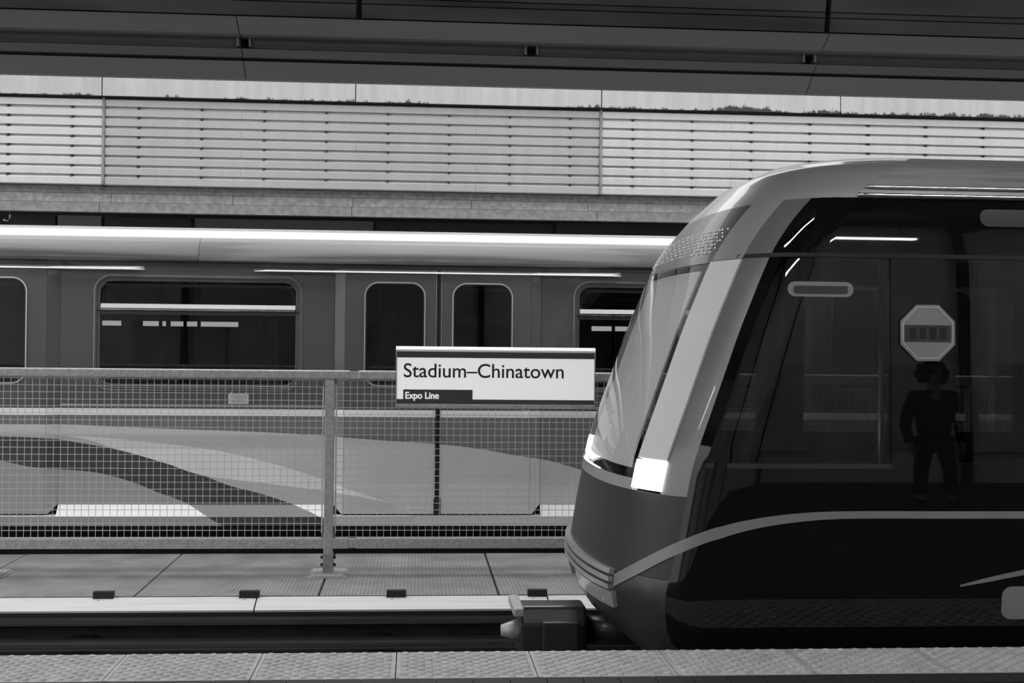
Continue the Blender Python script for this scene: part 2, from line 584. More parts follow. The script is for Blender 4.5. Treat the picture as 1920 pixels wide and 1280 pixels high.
# small lugs under the panel joints
lug = MB().box(-0.10, -0.065, 8.61, 8.66, -0.078, -0.045).box(0.065, 0.10, 8.61, 8.66, -0.078, -0.045).mesh('panel_lug', 'bolt')
jut = MB().prism([(8.62, -0.085), (8.62, -0.06), (8.66, -0.04), (8.66, -0.085)], -0.045, 0.045).mesh('joint_bracket', 'clip')
for k in range(-4, 5):
    o = link('panel_lug', lug, walk); o.location = (PX0 + PW * k, 0, WZ)
    o = link('joint_bracket', jut, walk); o.location = (PX0 + PW * k, 0, WZ)

# ---- far wall (canopy edge of the opposite platform): sheet coping, louvred siding, ledges
WY = 15.6
coping_m = cladding_material('coping_sheet', 0.35, (AZ(183, WY, 192), AZ(168, WY, 192)))
slat_m = cladding_material('siding_sheet', 0.42, None)
slat_b = cladding_material('siding_sheet_bright', 0.58, None)
far = thing('wall_far', (0, WY, 0), kind='structure')


def wz(py):         # heights on the far wall, read at the first joint
    return AZ(py, WY, 194)


J0 = AX(194, WY, 260)
BAY = AX(1125, WY, 290) - J0
bays = [J0 + BAY * k for k in range(-2, 4)]
z_cop = wz(182)
half = BAY / 2
for k in range(-3, 6):
    x0 = J0 + half * k
    MB().box(x0 + 0.006, x0 + half - 0.006, WY - 0.10, WY + 0.05, z_cop, z_cop + 1.0).build('coping_sheet', coping_m, far)
MB().box(XL, XR, WY - 0.06, WY + 0.05, z_cop - 0.012, z_cop).build('coping_shade_strip', 'black', far)  # black strip that paints in the shadow under the coping
z_bot = wz(345)
rows = 9
pitch = (wz(186) - z_bot) / (rows - 0.28)
MB().box(XL, XR, WY + 0.035, WY + 0.10, z_bot, z_cop).build('backing_sheet', slat_m, far)
for bi in range(len(bays) - 1):
    xa, xb = bays[bi] + 0.022, bays[bi + 1] - 0.012
    if xb < -9 or xa > 13: continue
    for r in range(rows):
        zb = z_bot + pitch * r
        zt = min(zb + pitch * 0.74, z_cop - 0.02)
        cut = [xa, xa + (xb - xa) * (0.27 if r % 2 else 0.745), xb] if r not in (4,) else [xa, xa + (xb - xa) * 0.5, xb]
        for c0, c1 in zip(cut[:-1], cut[1:]):
            MB().prism([(WY - 0.012, zb), (WY - 0.022, zt - 0.012), (WY - 0.008, zt), (WY + 0.04, zt), (WY + 0.04, zb)], c0 + 0.0015, c1 - 0.0015).build('siding_slat', slat_m if bi == 2 else slat_b, far)
    # clips in the slots between the slats
    n = 8
    clipb = MB()
    for r in range(rows - 1):
        zt = z_bot + pitch * r + pitch * 0.74
        for q in range(n):
            xc = xa + (xb - xa) * (q + 0.52) / n
            clipb.box(xc - 0.011, xc + 0.011, WY - 0.026, WY + 0.036, zt + 0.004, zt + pitch * 0.26 - 0.004)
    clipb.build('siding_clips', 'clip', far)
for x in bays:
    MB().box(x - 0.010, x + 0.020, WY - 0.035, WY + 0.04, z_bot - 0.01, z_cop - 0.012).build('joint_strip', 'joint', far)
    # mitred dark joint running back under the siding
    MB().prism([(WY - 0.02, z_bot - 0.02), (WY - 0.02, z_bot + 0.01), (WY + 0.2, z_bot + 0.004), (WY + 0.2, z_bot - 0.02)], x - 0.012, x + 0.012).build('joint_flashing', 'clip', far)
# soffit of the siding and the ledge bands behind it
Y2 = WY + 0.16
MB().box(XL, XR, WY - 0.015, Y2 + 0.1, z_bot - 0.012, z_bot).build('siding_soffit', 'soffit', far)
l0, l1, l2, l3 = (AZ(p, Y2, 200) for p in (353, 362, 379, 398))
MB().box(XL, XR, Y2, Y2 + 0.1, l1, l0 + 0.06).build('ledge_band', 'ledge', far)
xs = AX(209, Y2, 370); wseg = AX(437, Y2, 375) - xs
for k in range(-6, 8):
    MB().box(xs + wseg * k + 0.003, xs + wseg * (k + 1) - 0.003, Y2 - 0.012, Y2 + 0.1, l2, l1 - 0.006).build('ledge_panel', 'ledge', far)
xs2 = AX(660, Y2, 400); wseg2 = 3.05
for k in range(-4, 4):
    MB().box(xs2 + wseg2 * k + 0.003, xs2 + wseg2 * (k + 1) - 0.003, Y2 - 0.03, Y2 + 0.1, l3, l2 - 0.005).build('ledge_panel', 'ledge2', far)
# the shaded opposite platform underneath
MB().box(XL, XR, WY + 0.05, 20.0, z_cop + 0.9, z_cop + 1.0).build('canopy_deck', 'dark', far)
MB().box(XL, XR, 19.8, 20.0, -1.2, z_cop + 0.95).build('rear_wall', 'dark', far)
p2 = MB().box(XL, XR, 13.4, 20.0, -1.2, 0.0).build('platform', 'platform'); tag(p2, kind='structure')
# beam and fittings in the dark slot above the train
Y3 = 17.2
for (a, b, t0, t1, m) in ((20, 104, 402, 424, 'satin'), (108, 190, 404, 428, 'fascia'), (196, 358, 408, 430, 'satin'), (366, 700, 412, 434, 'fascia2'), (705, 1036, 418, 440, 'satin'), (1042, 1500, 422, 446, 'satin')):
    MB().box(AX(a, Y3, t0), AX(b, Y3, t0), Y3, Y3 + 0.2, AZ(t1 + 6, Y3, (a + b) / 2), AZ(t0, Y3, (a + b) / 2)).build('platform_cabinet', m, far)
for px in (362, 1038):
    MB().box(AX(px - 2, Y3 - 0.3, 410), AX(px + 2, Y3 - 0.3, 410), Y3 - 0.35, Y3 - 0.28, 1.5, l3).build('hanger_post', 'black', far)
hx = AX(11, Y2 + 0.2, 400)
MB().tube([(hx + 0.05, Y2 + 0.2, l3 + 0.02), (hx + 0.05, Y2 + 0.2, l3 - 0.07), (hx + 0.02, Y2 + 0.2, l3 - 0.11), (hx - 0.03, Y2 + 0.2, l3 - 0.09)], 0.012).build('hook', 'alum', far, True)

# ---- our canopy: stepped edge beam seen from below, dark boards behind it, roof deck overhead
XLc = -8.0
can = thing('ceiling', (0, 4, 3.4), kind='structure')


def cz(py, Y):
    return AZ(py, Y, 778)


A = (8.60, cz(158, 8.60)); B = (8.46, cz(123, 8.46)); C1 = (8.47, cz(119, 8.47)); C2 = (8.44, cz(116, 8.44)); D = (8.36, cz(100, 8.36))
E1 = (8.40, cz(99, 8.40)); E2 = (8.36, cz(75.5, 8.36))
Fp = (8.26, cz(73, 8.26)); G = (8.10, cz(40, 8.10))
H1 = (8.12, cz(38, 8.12)); H2 = (8.10, cz(10, 8.10)); I2 = (8.09, cz(-1, 8.09)); K2 = (8.05, cz(-60, 8.05))
fj = [AX(458, 8.5, 100) + (AX(1520, 8.5, 120) - AX(458, 8.5, 100)) * k for k in range(-2, 4)]
for x0, x1 in zip(fj[:-1], fj[1:]):
    MB().prism([A, B, (8.60, B[1] + 0.02), (8.66, B[1] + 0.02), (8.66, A[1] + 0.004)], x0 + 0.003, x1 - 0.003).build('fascia_panel', 'fascia', can)
    MB().prism([C2, D, (8.56, D[1]), (8.56, C2[1])], x0 + 0.003, x1 - 0.003).build('fascia_trim', 'fascia2', can)
    MB().prism([Fp, G, (8.50, G[1]), (8.50, Fp[1])], x0 + 0.003, x1 - 0.003).build('fascia_panel', 'fascia', can)
MB().box(XLc, XR, 8.47, 8.62, B[1] + 0.025, G[1] + 0.3).build('edge_beam', 'black', can)
# louvre blades in the recess
nb = 7
lv = [AX(462, 8.46, 80) + (AX(995, 8.46, 95) - AX(462, 8.46, 80)) * k for k in range(-3, 8)]
for x0, x1 in zip(lv[:-1], lv[1:]):
    for k in range(nb):
        z0 = E1[1] + (E2[1] - E1[1]) * k / nb; z1 = E1[1] + (E2[1] - E1[1]) * (k + 0.86) / nb
        y0 = E1[0] + (E2[0] - E1[0]) * k / nb
        MB().prism([(y0, z0), (y0 - 0.006, z1), (y0 + 0.06, z1), (y0 + 0.06, z0)], x0 + 0.028, x1 - 0.028).build('louvre_blade', 'louvre', can)
    MB().box(x1 - 0.050, x1 - 0.036, 8.355, 8.44, E1[1], E2[1]).build('louvre_end', 'fascia2', can)
    MB().box(x1 + 0.030, x1 + 0.042, 8.355, 8.44, E1[1], E2[1]).build('louvre_end', 'fascia2', can)
# dark boards
bj = [AX(1552, 8.1, 30) + 3.05 * k for k in range(-3, 4)]
for x0, x1 in zip(bj[:-1], bj[1:]):
    for (pa, pb) in ((H1, H2), (H2, I2), (I2, K2)):
        za, zb = pa[1] + 0.003, pb[1] - 0.004
        MB().prism([(pa[0], za), (pb[0], zb), (pb[0] + 0.1, zb), (pa[0] + 0.1, za)], x0 + 0.018, x1 - 0.018).build('soffit_board', 'board', can)
MB().box(XLc, XR, 8.17, 8.3, H1[1] - 0.02, K2[1] + 0.5).build('beam_web', 'black', can)
MB().prism([(8.62, K2[1] + 0.5), (8.0, K2[1] + 0.35), (-4.3, K2[1] + 1.0), (-4.3, K2[1] + 1.15), (8.62, K2[1] + 0.7)], XLc, XR).build('roof_deck', 'board', can)
rb = MB().prism([(8.0, K2[1] + 0.05), (8.0, K2[1] + 0.42), (-4.2, K2[1] + 1.04), (-4.2, K2[1] + 0.75)], -0.09, 0.09).mesh('rafter', 'board')
for k in range(-3, 5):
    o = link('rafter', rb, can); o.location = (1.3 + 2.9 * k, 0, 0)

# wall at the back of our platform (seen in the train's windows)
back = thing('wall_back', (0, -4.0, 0), kind='structure')
MB().box(XLc, XR, -4.2, -4.0, -1.2, K2[1] + 1.0).build('wall_face', 'backwall', back)
for k in range(-2, 5):
    MB().box(0.3 + 2.9 * k, 2.1 + 2.9 * k, -4.0, -3.96, 0.7, 1.9).build('poster_panel', 'poster', back)
for k in range(-3, 5):
    MB().box(1.24 + 2.9 * k, 1.36 + 2.9 * k, -3.98, -3.86, 0, K2[1] + 0.7).build('column', 'satin', back)

# ------------------------------------------------------------------ rails and power rails
for (y, lab) in ((6.55, 'steel running rail of the near track on the platform side'),
                 (7.99, 'steel running rail of the near track beside the walkway')):
    r = MB().prism([(y - 0.07, -0.98), (y - 0.07, -0.965), (y - 0.01, -0.95), (y - 0.01, -0.87), (y - 0.035, -0.86), (y - 0.035, -0.83), (y + 0.035, -0.83), (y + 0.035, -0.86), (y + 0.01, -0.87), (y + 0.01, -0.95), (y + 0.07, -0.965), (y + 0.07, -0.98)], XL, XR).build('running_rail', 'rail')
    tag(r, lab, 'rail')
for (y, lab) in ((11.20, 'steel running rail under the standing striped train, walkway side'),
                 (12.64, 'steel running rail under the standing striped train, far side')):
    r = MB().prism([(y - 0.07, -0.98), (y - 0.07, -0.965), (y - 0.01, -0.95), (y - 0.01, -0.87), (y - 0.035, -0.86), (y - 0.035, -0.83), (y + 0.035, -0.83), (y + 0.035, -0.86), (y + 0.01, -0.87), (y + 0.01, -0.95), (y + 0.07, -0.965), (y + 0.07, -0.98)], XL, XR).build('running_rail', 'rail')
    tag(r, lab, 'rail')

# pale cover board above the power rails, in lengths, with hold-down brackets
cov = thing('power_rail_cover', (0, 8.5, -0.36), 'long pale cover board beside the walkway edge above the power rails', 'rail cover')
cprof = []
ca, cb = (8.625, AZ(1122, 8.625, 500)), (8.44, AZ(1147, 8.44, 500))
cmid = (8.53, AZ(1133.5, 8.53, 500))
cuts = [XL, AX(-1300, 8.5, 1135), AX(478, 8.5, 1135), AX(1029, 8.5, 1135) + 0.0, AX(1029, 8.5, 1135) + 6.4, XR]
for x0, x1 in zip(cuts[:-1], cuts[1:]):
    MB().sheet([cb, (cmid[0] - 0.002, cmid[1] - 0.001), cmid, ca], x0 + 0.005, x1 - 0.005, 0.014).build('cover_board', 'cover', cov)
    MB().box(x0 + 0.005, x1 - 0.005, 8.445, 8.457, cb[1] - 0.02, cb[1] + 0.002).build('cover_lip', 'clip', cov)
hb = MB().prism([(8.60, -0.035), (8.60, 0.0), (8.605, 0.042), (8.655, 0.042), (8.655, 0.03), (8.63, -0.035)], -0.066, 0.066).mesh('hold_down_bracket', 'clip')
for px in (-350, -80, 193, 467, 743, 1008, 1280):
    o = link('hold_down_bracket', hb, cov)
    o.location = (AX(px, 8.6, 1115), 0, AZ(1120, 8.6, 500))
    bo = MB().tube([(AX(px - 8, 8.58, 1123), 8.58, ca[1] - 0.02), (AX(px - 8, 8.58, 1123), 8.58, ca[1] + 0.004)], 0.009).build('bolt', 'clip', cov)

for (pa, pb, pc, lab) in ((1152, 1168, 1170, 'upper dark power rail under the pale cover board'), (1199, 1213, 1217, 'lower ribbed dark power rail at the bottom of the trench wall')):
    y0 = 8.47
    z0, z1, z2 = AZ(pc, y0, 500), AZ(pb, y0, 500), AZ(pa, y0, 500)
    r = thing('power_rail', (0, y0, z0), lab, 'power rail')
    MB().prism([(y0, z1), (y0 - 0.004, (z1 + z2) / 2), (y0, z2), (y0 + 0.05, z2), (y0 + 0.05, z1)], XL, XR).build('rail_body', 'prail', r)
    MB().box(XL, XR, y0 - 0.008, y0 + 0.05, z0, z1 - 0.002).build('rail_lip', 'prail', r)
    MB().box(XL, XR, y0 - 0.006, y0 + 0.05, z2, z2 + 0.008).build('rail_cap', 'rail', r)
    for k in range(-5, 6):
        MB().box(-0.3 + 1.95 * k, -0.16 + 1.95 * k, y0 + 0.05, 8.66, z1, z2).build('insulator', 'satin', r)

# ------------------------------------------------------------------ fence on the walkway
FY = 9.45
fence = thing('mesh_fence', (AX(617, FY, 1060), FY, WZ), 'galvanised wire mesh fence on the ribbed walkway between the tracks', 'fence')
POSTX = AX(617, FY, 900)
BAYF = 2.45
zt1, zt0 = AZ(694, FY, 617), AZ(711, FY, 617)
zb1, zb0 = AZ(1008, FY, 617), AZ(1027, FY, 617)
px_ = [POSTX + BAYF * k for k in range(-3, 4)]
hw = 0.034
sp0, sp1 = AX(657, FY, 700), AX(671, FY, 700)
segs = []
for x in [POSTX + 2 * BAYF * k for k in (-2, -1, 0, 1, 2)]:
    segs.append((x + (sp0 - POSTX), x + (sp1 - POSTX)))
pts = [XL] + [v for s in segs for v in s] + [XR]
for i in range(0, len(pts), 2):
    if pts[i + 1] <= pts[i]: continue
    MB().box(pts[i], pts[i + 1], FY - 0.04, FY + 0.035, zt0, zt1).build('top_rail', 'galv', fence, bevel=0.012)
    MB().box(pts[i], pts[i + 1], FY - 0.035, FY + 0.035, zb0, zb1).build('bottom_rail', 'galv', fence, bevel=0.005)
for s0, s1 in segs:
    MB().box(s0 - 0.02, s1 + 0.02, FY - 0.034, FY + 0.03, zt0 + 0.005, zt1 - 0.006).build('rail_splice', 'galv', fence)
    MB().box(s0 - 0.02, s1 + 0.02, FY - 0.03, FY + 0.03, zb0 + 0.005, zb1 - 0.006).build('rail_splice', 'galv', fence)
for x in px_:
    MB().box(x - hw, x + hw, FY - 0.037, FY + 0.034, zb0 - 0.09, zt0).build('post', 'galv', fence, bevel=0.006)
    bp = MB().box(x - 0.122, x + 0.122, FY - 0.16, FY + 0.16, WZ + 0.003, WZ + 0.018).build('base_plate', 'galv', fence, bevel=0.003)
    MB().box(x - hw - 0.003, x + hw + 0.003, FY - 0.045, FY + 0.045, WZ + 0.018, AZ(1039, FY - 0.045, 617)).build('post_shoe', 'ledge2', fence)
    g = MB()                   # ragged grout squeezed out around the plate
    gpts = []
    for q in range(40):
        t = 2 * math.pi * q / 40
        cx = max(-1, min(1, 1.35 * math.cos(t))); cy = max(-1, min(1, 1.35 * math.sin(t)))
        j = random.uniform(0.012, 0.035)
        gpts.append((x + cx * (0.122 + j), FY + cy * (0.16 + j)))
    i0 = len(g.v)
    g.v += [(a, b, WZ + 0.006) for a, b in gpts] + [(a, b, WZ - 0.004) for a, b in gpts]
    g.f.append(tuple(range(40)))
    for q in range(40):
        g.f.append((q, (q + 1) % 40, 40 + (q + 1) % 40, 40 + q))
    g.build('grout', 'ledge', fence)
    for dz in (0.07, 0.125):
        for s in (-1, 1):
            MB().tube([(x + s * (hw + 0.002), FY, WZ + dz), (x + s * (hw + 0.022), FY, WZ + dz)], 0.012, 6).build('bolt', 'clip', fence)
for x0, x1 in zip(px_[:-1], px_[1:]):
    a0, a1 = x0 + hw + 0.014, x1 - hw - 0.014
    zlo, zhi = zb1 + 0.006, zt0 - 0.006
    w = MB()
    n = int(round((a1 - a0) / 0.0508))
    for k in range(n + 1):
        xx = a0 + (a1 - a0) * k / n
        w.box(xx - 0.0018, xx + 0.0018, FY - 0.002, FY + 0.0016, zlo, zhi)
    n = int(round((zhi - zlo) / 0.0508))
    for k in range(n + 1):
        zz = zlo + (zhi - zlo) * k / n
        w.box(a0, a1, FY - 0.0062, FY - 0.002, zz - 0.002, zz + 0.002)
    w.build('wire_mesh', 'wire', fence)
    fr = MB()
    for (e0, e1, f0, f1) in ((a0 - 0.004, a0 + 0.006, zlo + 0.03, zhi - 0.05), (a1 - 0.006, a1 + 0.004, zlo + 0.03, zhi - 0.05)):
        MB().box(e0, e1, FY - 0.009, FY + 0.006, f0, f1).build('edge_bar', 'wire', fence)
    for cx_ in (a0 - 0.012, a1 + 0.012):
        for zz in (zlo + 0.012, zhi - 0.012):
            MB().box(cx_ - 0.016, cx_ + 0.016, FY - 0.004, FY + 0.01, zz - 0.016, zz + 0.016).build('corner_tab', 'ledge2', fence)

# notice plate tied to the mesh
ny = FY + 0.004
npl = thing('notice_plate', (AX(447, ny, 757), ny, AZ(757, ny, 447)), 'small white notice plate with faint lines tied to the fence mesh', 'notice')
plate('plate', rr(AX(428, ny, 747), AX(466, ny, 747), AZ(757, ny, 447), AZ(738, ny, 447), 0.006, 3), [], ny, 0.004, 'white', npl)
nx0, nx1 = AX(428, ny, 747), AX(466, ny, 747)
for q, (u0, u1) in enumerate(((0.12, 0.9), (0.1, 0.88), (0.3, 0.82), (0.14, 0.84))):
    z = AZ(741.5 + 3.9 * q, ny, 447)
    b = MB(); u = u0
    while u < u1:
        v = min(u + random.uniform(0.03, 0.11), u1)
        b.box(nx0 + (nx1 - nx0) * u, nx0 + (nx1 - nx0) * v, ny - 0.001, ny, z - 0.002, z + 0.002); u = v + 0.025
    b.build('printed_line', 'signgrey', npl)
for u in (0.14, 0.86):
    xx = nx0 + (nx1 - nx0) * u
    MB().box(xx - 0.003, xx + 0.003, ny - 0.012, ny + 0.004, AZ(740, ny, 447), AZ(735, ny, 447)).build('cable_tie', 'white', npl)

# ------------------------------------------------------------------ station sign on the fence
SY = 9.34
xa, xb = AX(742, SY, 700), AX(1116, SY, 705)
xm = 929


def sz(py):
    return AZ(py, SY, xm)


sign = thing('station_sign', ((xa + xb) / 2, SY + 0.03, zt1), 'white station name sign reading Stadium–Chinatown above the fence rail', 'sign')
s_top, s_cap, s_band, s_low, s_bot, s_base = sz(650.5), sz(659.5), sz(671.5), sz(749), sz(757.5), sz(766)
MB().box(xa + 0.01, xb - 0.008, SY + 0.004, SY + 0.06, s_base + 0.02, s_cap).build('cabinet', 'galv', sign)
# bright folded top cap
MB().prism([(SY - 0.012, s_cap), (SY - 0.012, s_cap + 0.012), (SY + 0.012, s_top), (SY + 0.066, s_top), (SY + 0.066, s_cap)], xa, xb).build('top_cap', 'white', sign, bevel=0.002)
for (e0, e1) in ((xa, xa + 0.007), (xb - 0.006, xb)):
    MB().box(e0, e1, SY - 0.008, SY + 0.06, s_base + 0.004, s_cap).build('end_cap', 'alum', sign)
plate('face_panel', rr(xa + 0.009, xb - 0.008, s_bot, s_cap - 0.001, 0), [], SY, 0.004, 'sign_glow', sign)
plate('header_band', rr(xa + 0.009, xb - 0.008, s_band, s_cap - 0.002, 0), [], SY - 0.002, 0.003, 'signgrey', sign)
tx0, tx1 = AX(756, SY, 740), AX(886, SY, 740)
plate('line_band', [(xa + 0.009, s_bot), (xb - 0.008, s_bot), (xb - 0.008, s_low + (AZ(748, SY, 1110) - AZ(748, SY, 929)) * 0), (tx1, s_low), (tx1, sz(731)), (tx0, sz(731)), (tx0, s_low), (xa + 0.009, s_low)], [], SY - 0.002, 0.003, 'signgrey', sign)
MB().box(xa, xb - 0.004, SY - 0.004, SY + 0.066, s_base, s_bot - 0.003).build('bottom_channel', 'galv', sign, bevel=0.006)
lettering('station_name', 'Stadium\u2013Chinatown', AX(757, SY, 695), AX(1057, SY, 695), sz(708), sz(682), SY - 0.0005, 'signink', sign, 0.008)
lettering('line_name', 'Expo Line', AX(760, SY, 740), AX(823, SY, 740), sz(748), sz(735.5), SY - 0.0025, 'sign_glow', sign, 0.008, 0.0015, 0.022)
for px in (775, 1085):
    xx = AX(px, SY, 700)
    MB().box(xx - 0.03, xx + 0.03, SY + 0.058, FY - 0.038, zt0 - 0.005, zt1 + 0.05).build('mounting_bracket', 'galv', sign)

# ------------------------------------------------------------------ standing striped train behind the fence
TY = 10.62           # side wall plane
FT_C = 11.86
tr2 = thing('train', (-1.8, FT_C, -0.83), 'standing train with grey swoosh livery and rounded windows behind the mesh fence', 'train')


def tp(px, py, Y=TY):
    p = at(px, py, Y)
    return p.x, p.z


def livery(low=0.38):
    """greys of the livery in the plane of the train's side: bands and sweeping swooshes"""
    m, n, l, b = new_mat('swoosh_livery' if low < 0.5 else 'pale_sill_livery')
    geo = n.new('ShaderNodeNewGeometry')
    sep = n.new('ShaderNodeSeparateXYZ'); l.new(geo.outputs['Position'], sep.inputs[0])
    X0, X1 = -6.5, 7.0
    Z0, Z1 = -0.2, 1.0
    fx = n.new('ShaderNodeMapRange')
    fx.inputs['From Min'].default_value = X0; fx.inputs['From Max'].default_value = X1
    l.new(sep.outputs['X'], fx.inputs['Value'])
    fz = n.new('ShaderNodeMapRange')
    fz.inputs['From Min'].default_value = Z0; fz.inputs['From Max'].default_value = Z1
    l.new(sep.outputs['Z'], fz.inputs['Value'])

    def above(pts):
        fc = n.new('ShaderNodeFloatCurve')
        c = fc.mapping.curves[0]
        P = []
        for (px, py) in pts:
            x, z = tp(px, py)
            P.append(((x - X0) / (X1 - X0), max(-0.0, min(1.0, (z - Z0) / (Z1 - Z0)))))
        c.points[0].location = P[0]; c.points[1].location = P[-1]
        for p in P[1:-1]:
            c.points.new(*p)
        for p in c.points:
            p.handle_type = 'AUTO_CLAMPED'
        fc.mapping.use_clip = True
        fc.mapping.update()
        l.new(fx.outputs[0], fc.inputs['Value'])
        gt = n.new('ShaderNodeMath'); gt.operation = 'GREATER_THAN'
        l.new(fz.outputs[0], gt.inputs[0]); l.new(fc.outputs[0], gt.inputs[1])
        return gt.outputs[0]

    cur = None

    def lay(fac, g):
        nonlocal cur
        mx = n.new('ShaderNodeMix'); mx.data_type = 'RGBA'
        l.new(fac, mx.inputs['Factor'])
        if cur is None:
            mx.inputs['A'].default_value = (G['low'],) * 3 + (1,)
        else:
            l.new(cur, mx.inputs['A'])
        mx.inputs['B'].default_value = (g, g, g, 1)
        cur = mx.outputs['Result']

    G = dict(low=low, dark=0.06 if low < 0.5 else 0.14, mid=0.54 if low < 0.5 else low, bright=0.86, light=0.60, under=0.175, white=0.92, body=0.082)
    # lower edge of the dark swoosh, its upper edge, then the bright swoosh, then the belt
    lay(above([(-700, 810), (-300, 825), (0, 862), (78, 876), (168, 884), (234, 899), (297, 923), (336, 937), (366, 952), (420, 983), (470, 1010), (520, 1040)]), G['dark'])
    lay(above([(-700, 790), (-300, 800), (0, 817), (66, 819), (156, 831), (234, 846), (313, 868), (388, 894), (430, 910), (488, 925), (551, 946), (600, 966), (660, 1000), (720, 1040)]), G['mid'])
    # pale sliver that splits the dark swoosh
    lay(above([(-700, 785), (0, 812), (110, 816), (219, 842), (313, 869), (392, 893), (492, 905), (560, 914), (626, 922), (720, 939), (760, 948), (800, 990), (840, 1030)]), G['bright'])
    lay(above([(-700, 760), (-200, 795), (59, 815), (172, 819), (285, 829), (391, 842), (500, 866), (602, 897), (646, 913), (720, 938), (762, 958), (800, 1040)]), G['light'])
    lay(above([(-700, 780), (0, 794), (109, 795), (273, 802), (469, 809), (602, 816), (724, 825), (814, 831), (896, 840), (951, 850), (1017, 861), (1099, 884), (1300, 950), (1400, 990), (1460, 1020)]), G['under'])
    for (y, g) in ((779, G['white']), (766, G['body'])):
        _, z = tp(400, y)
        gt = n.new('ShaderNodeMath'); gt.operation = 'GREATER_THAN'; gt.inputs[1].default_value = z
        l.new(sep.outputs['Z'], gt.inputs[0])
        lay(gt.outputs[0], g)
    ns = n.new('ShaderNodeTexNoise'); ns.inputs['Scale'].default_value = 2.5; ns.inputs['Detail'].default_value = 6
    l.new(geo.outputs['Position'], ns.inputs['Vector'])
    mr = n.new('ShaderNodeMapRange'); mr.inputs['To Min'].default_value = 0.9; mr.inputs['To Max'].default_value = 1.1
    l.new(ns.outputs['Fac'], mr.inputs['Value'])
    vm = n.new('ShaderNodeVectorMath'); vm.operation = 'SCALE'
    l.new(cur, vm.inputs[0]); l.new(mr.outputs[0], vm.inputs['Scale'])
    l.new(vm.outputs[0], b.inputs['Base Color'])
    b.inputs['Roughness'].default_value = 0.32
    b.inputs['Coat Weight'].default_value = 0.25
    return m


lm = livery()
lm_sill = livery(0.85)
T_X0, T_X1 = -6.6, 7.4
z_ledge, z_ledge2, z_fascia = tp(778, 946)[1], tp(778, 966)[1], tp(778, 983)[1]
z_top = tp(778, 497)[1] + 0.03
door_c = AX(821.5, TY, 700)
door_hw = (AX(1016, TY, 700) - AX(627, TY, 700)) / 2
d_sp = door_c - door_hw - AX(112, TY, 700) + door_hw * 2
doors = [door_c - d_sp, door_c, door_c + d_sp]
z_dtop = tp(820, 508)[1]
win_w = AX(565, TY, 600) - AX(177, TY, 600)
win_c0 = (AX(565, TY, 600) + AX(177, TY, 600)) / 2
wins = [win_c0 - d_sp, win_c0, win_c0 + d_sp, win_c0 + 2 * d_sp]
z_w1, z_w0 = tp(370, 518)[1], tp(370, 731)[1]

# side wall pieces between the door openings
edges = [T_X0] + [v for d in doors for v in (d - door_hw, d + door_hw)] + [T_X1]
for i in range(0, len(edges), 2):
    x0, x1 = edges[i], edges[i + 1]
    holes = [rr(w - win_w / 2 + 0.012, w + win_w / 2 - 0.012, z_w0 + 0.012, z_w1 - 0.012, 0.115) for w in wins if x0 < w - win_w / 2 and w + win_w / 2 < x1]
    plate('side_panel', rr(x0, x1, z_ledge, z_top, 0), holes, TY, 0.05, lm, tr2)
    # pale sill that kicks outward below the panel, and the vertical skirt
    a0 = x0 if i == 0 else x0
    MB().prism([(TY, z_ledge), (TY - 0.075, z_ledge2), (TY - 0.075, z_ledge2 - 0.001), (TY + 0.05, z_ledge2 - 0.001), (TY + 0.05, z_ledge)], x0, x1).build('sill_ledge', lm_sill, tr2)
MB().box(T_X0, T_X1, TY - 0.078, TY + 0.03, z_fascia, z_ledge2 - 0.002).build('skirt', lm, tr2)
MB().box(T_X0, T_X1, TY + 0.0, TY + 0.05, z_dtop, z_top).build('header', 'satin', tr2)
# belt rail beneath the windows
for i in range(0, len(edges), 2):
    zz = tp(400, 760)[1]
    MB().box(edges[i] + 0.01, edges[i + 1] - 0.01, TY - 0.012, TY + 0.01, zz - 0.004, zz + 0.007).build('belt_rail', 'alum', tr2)

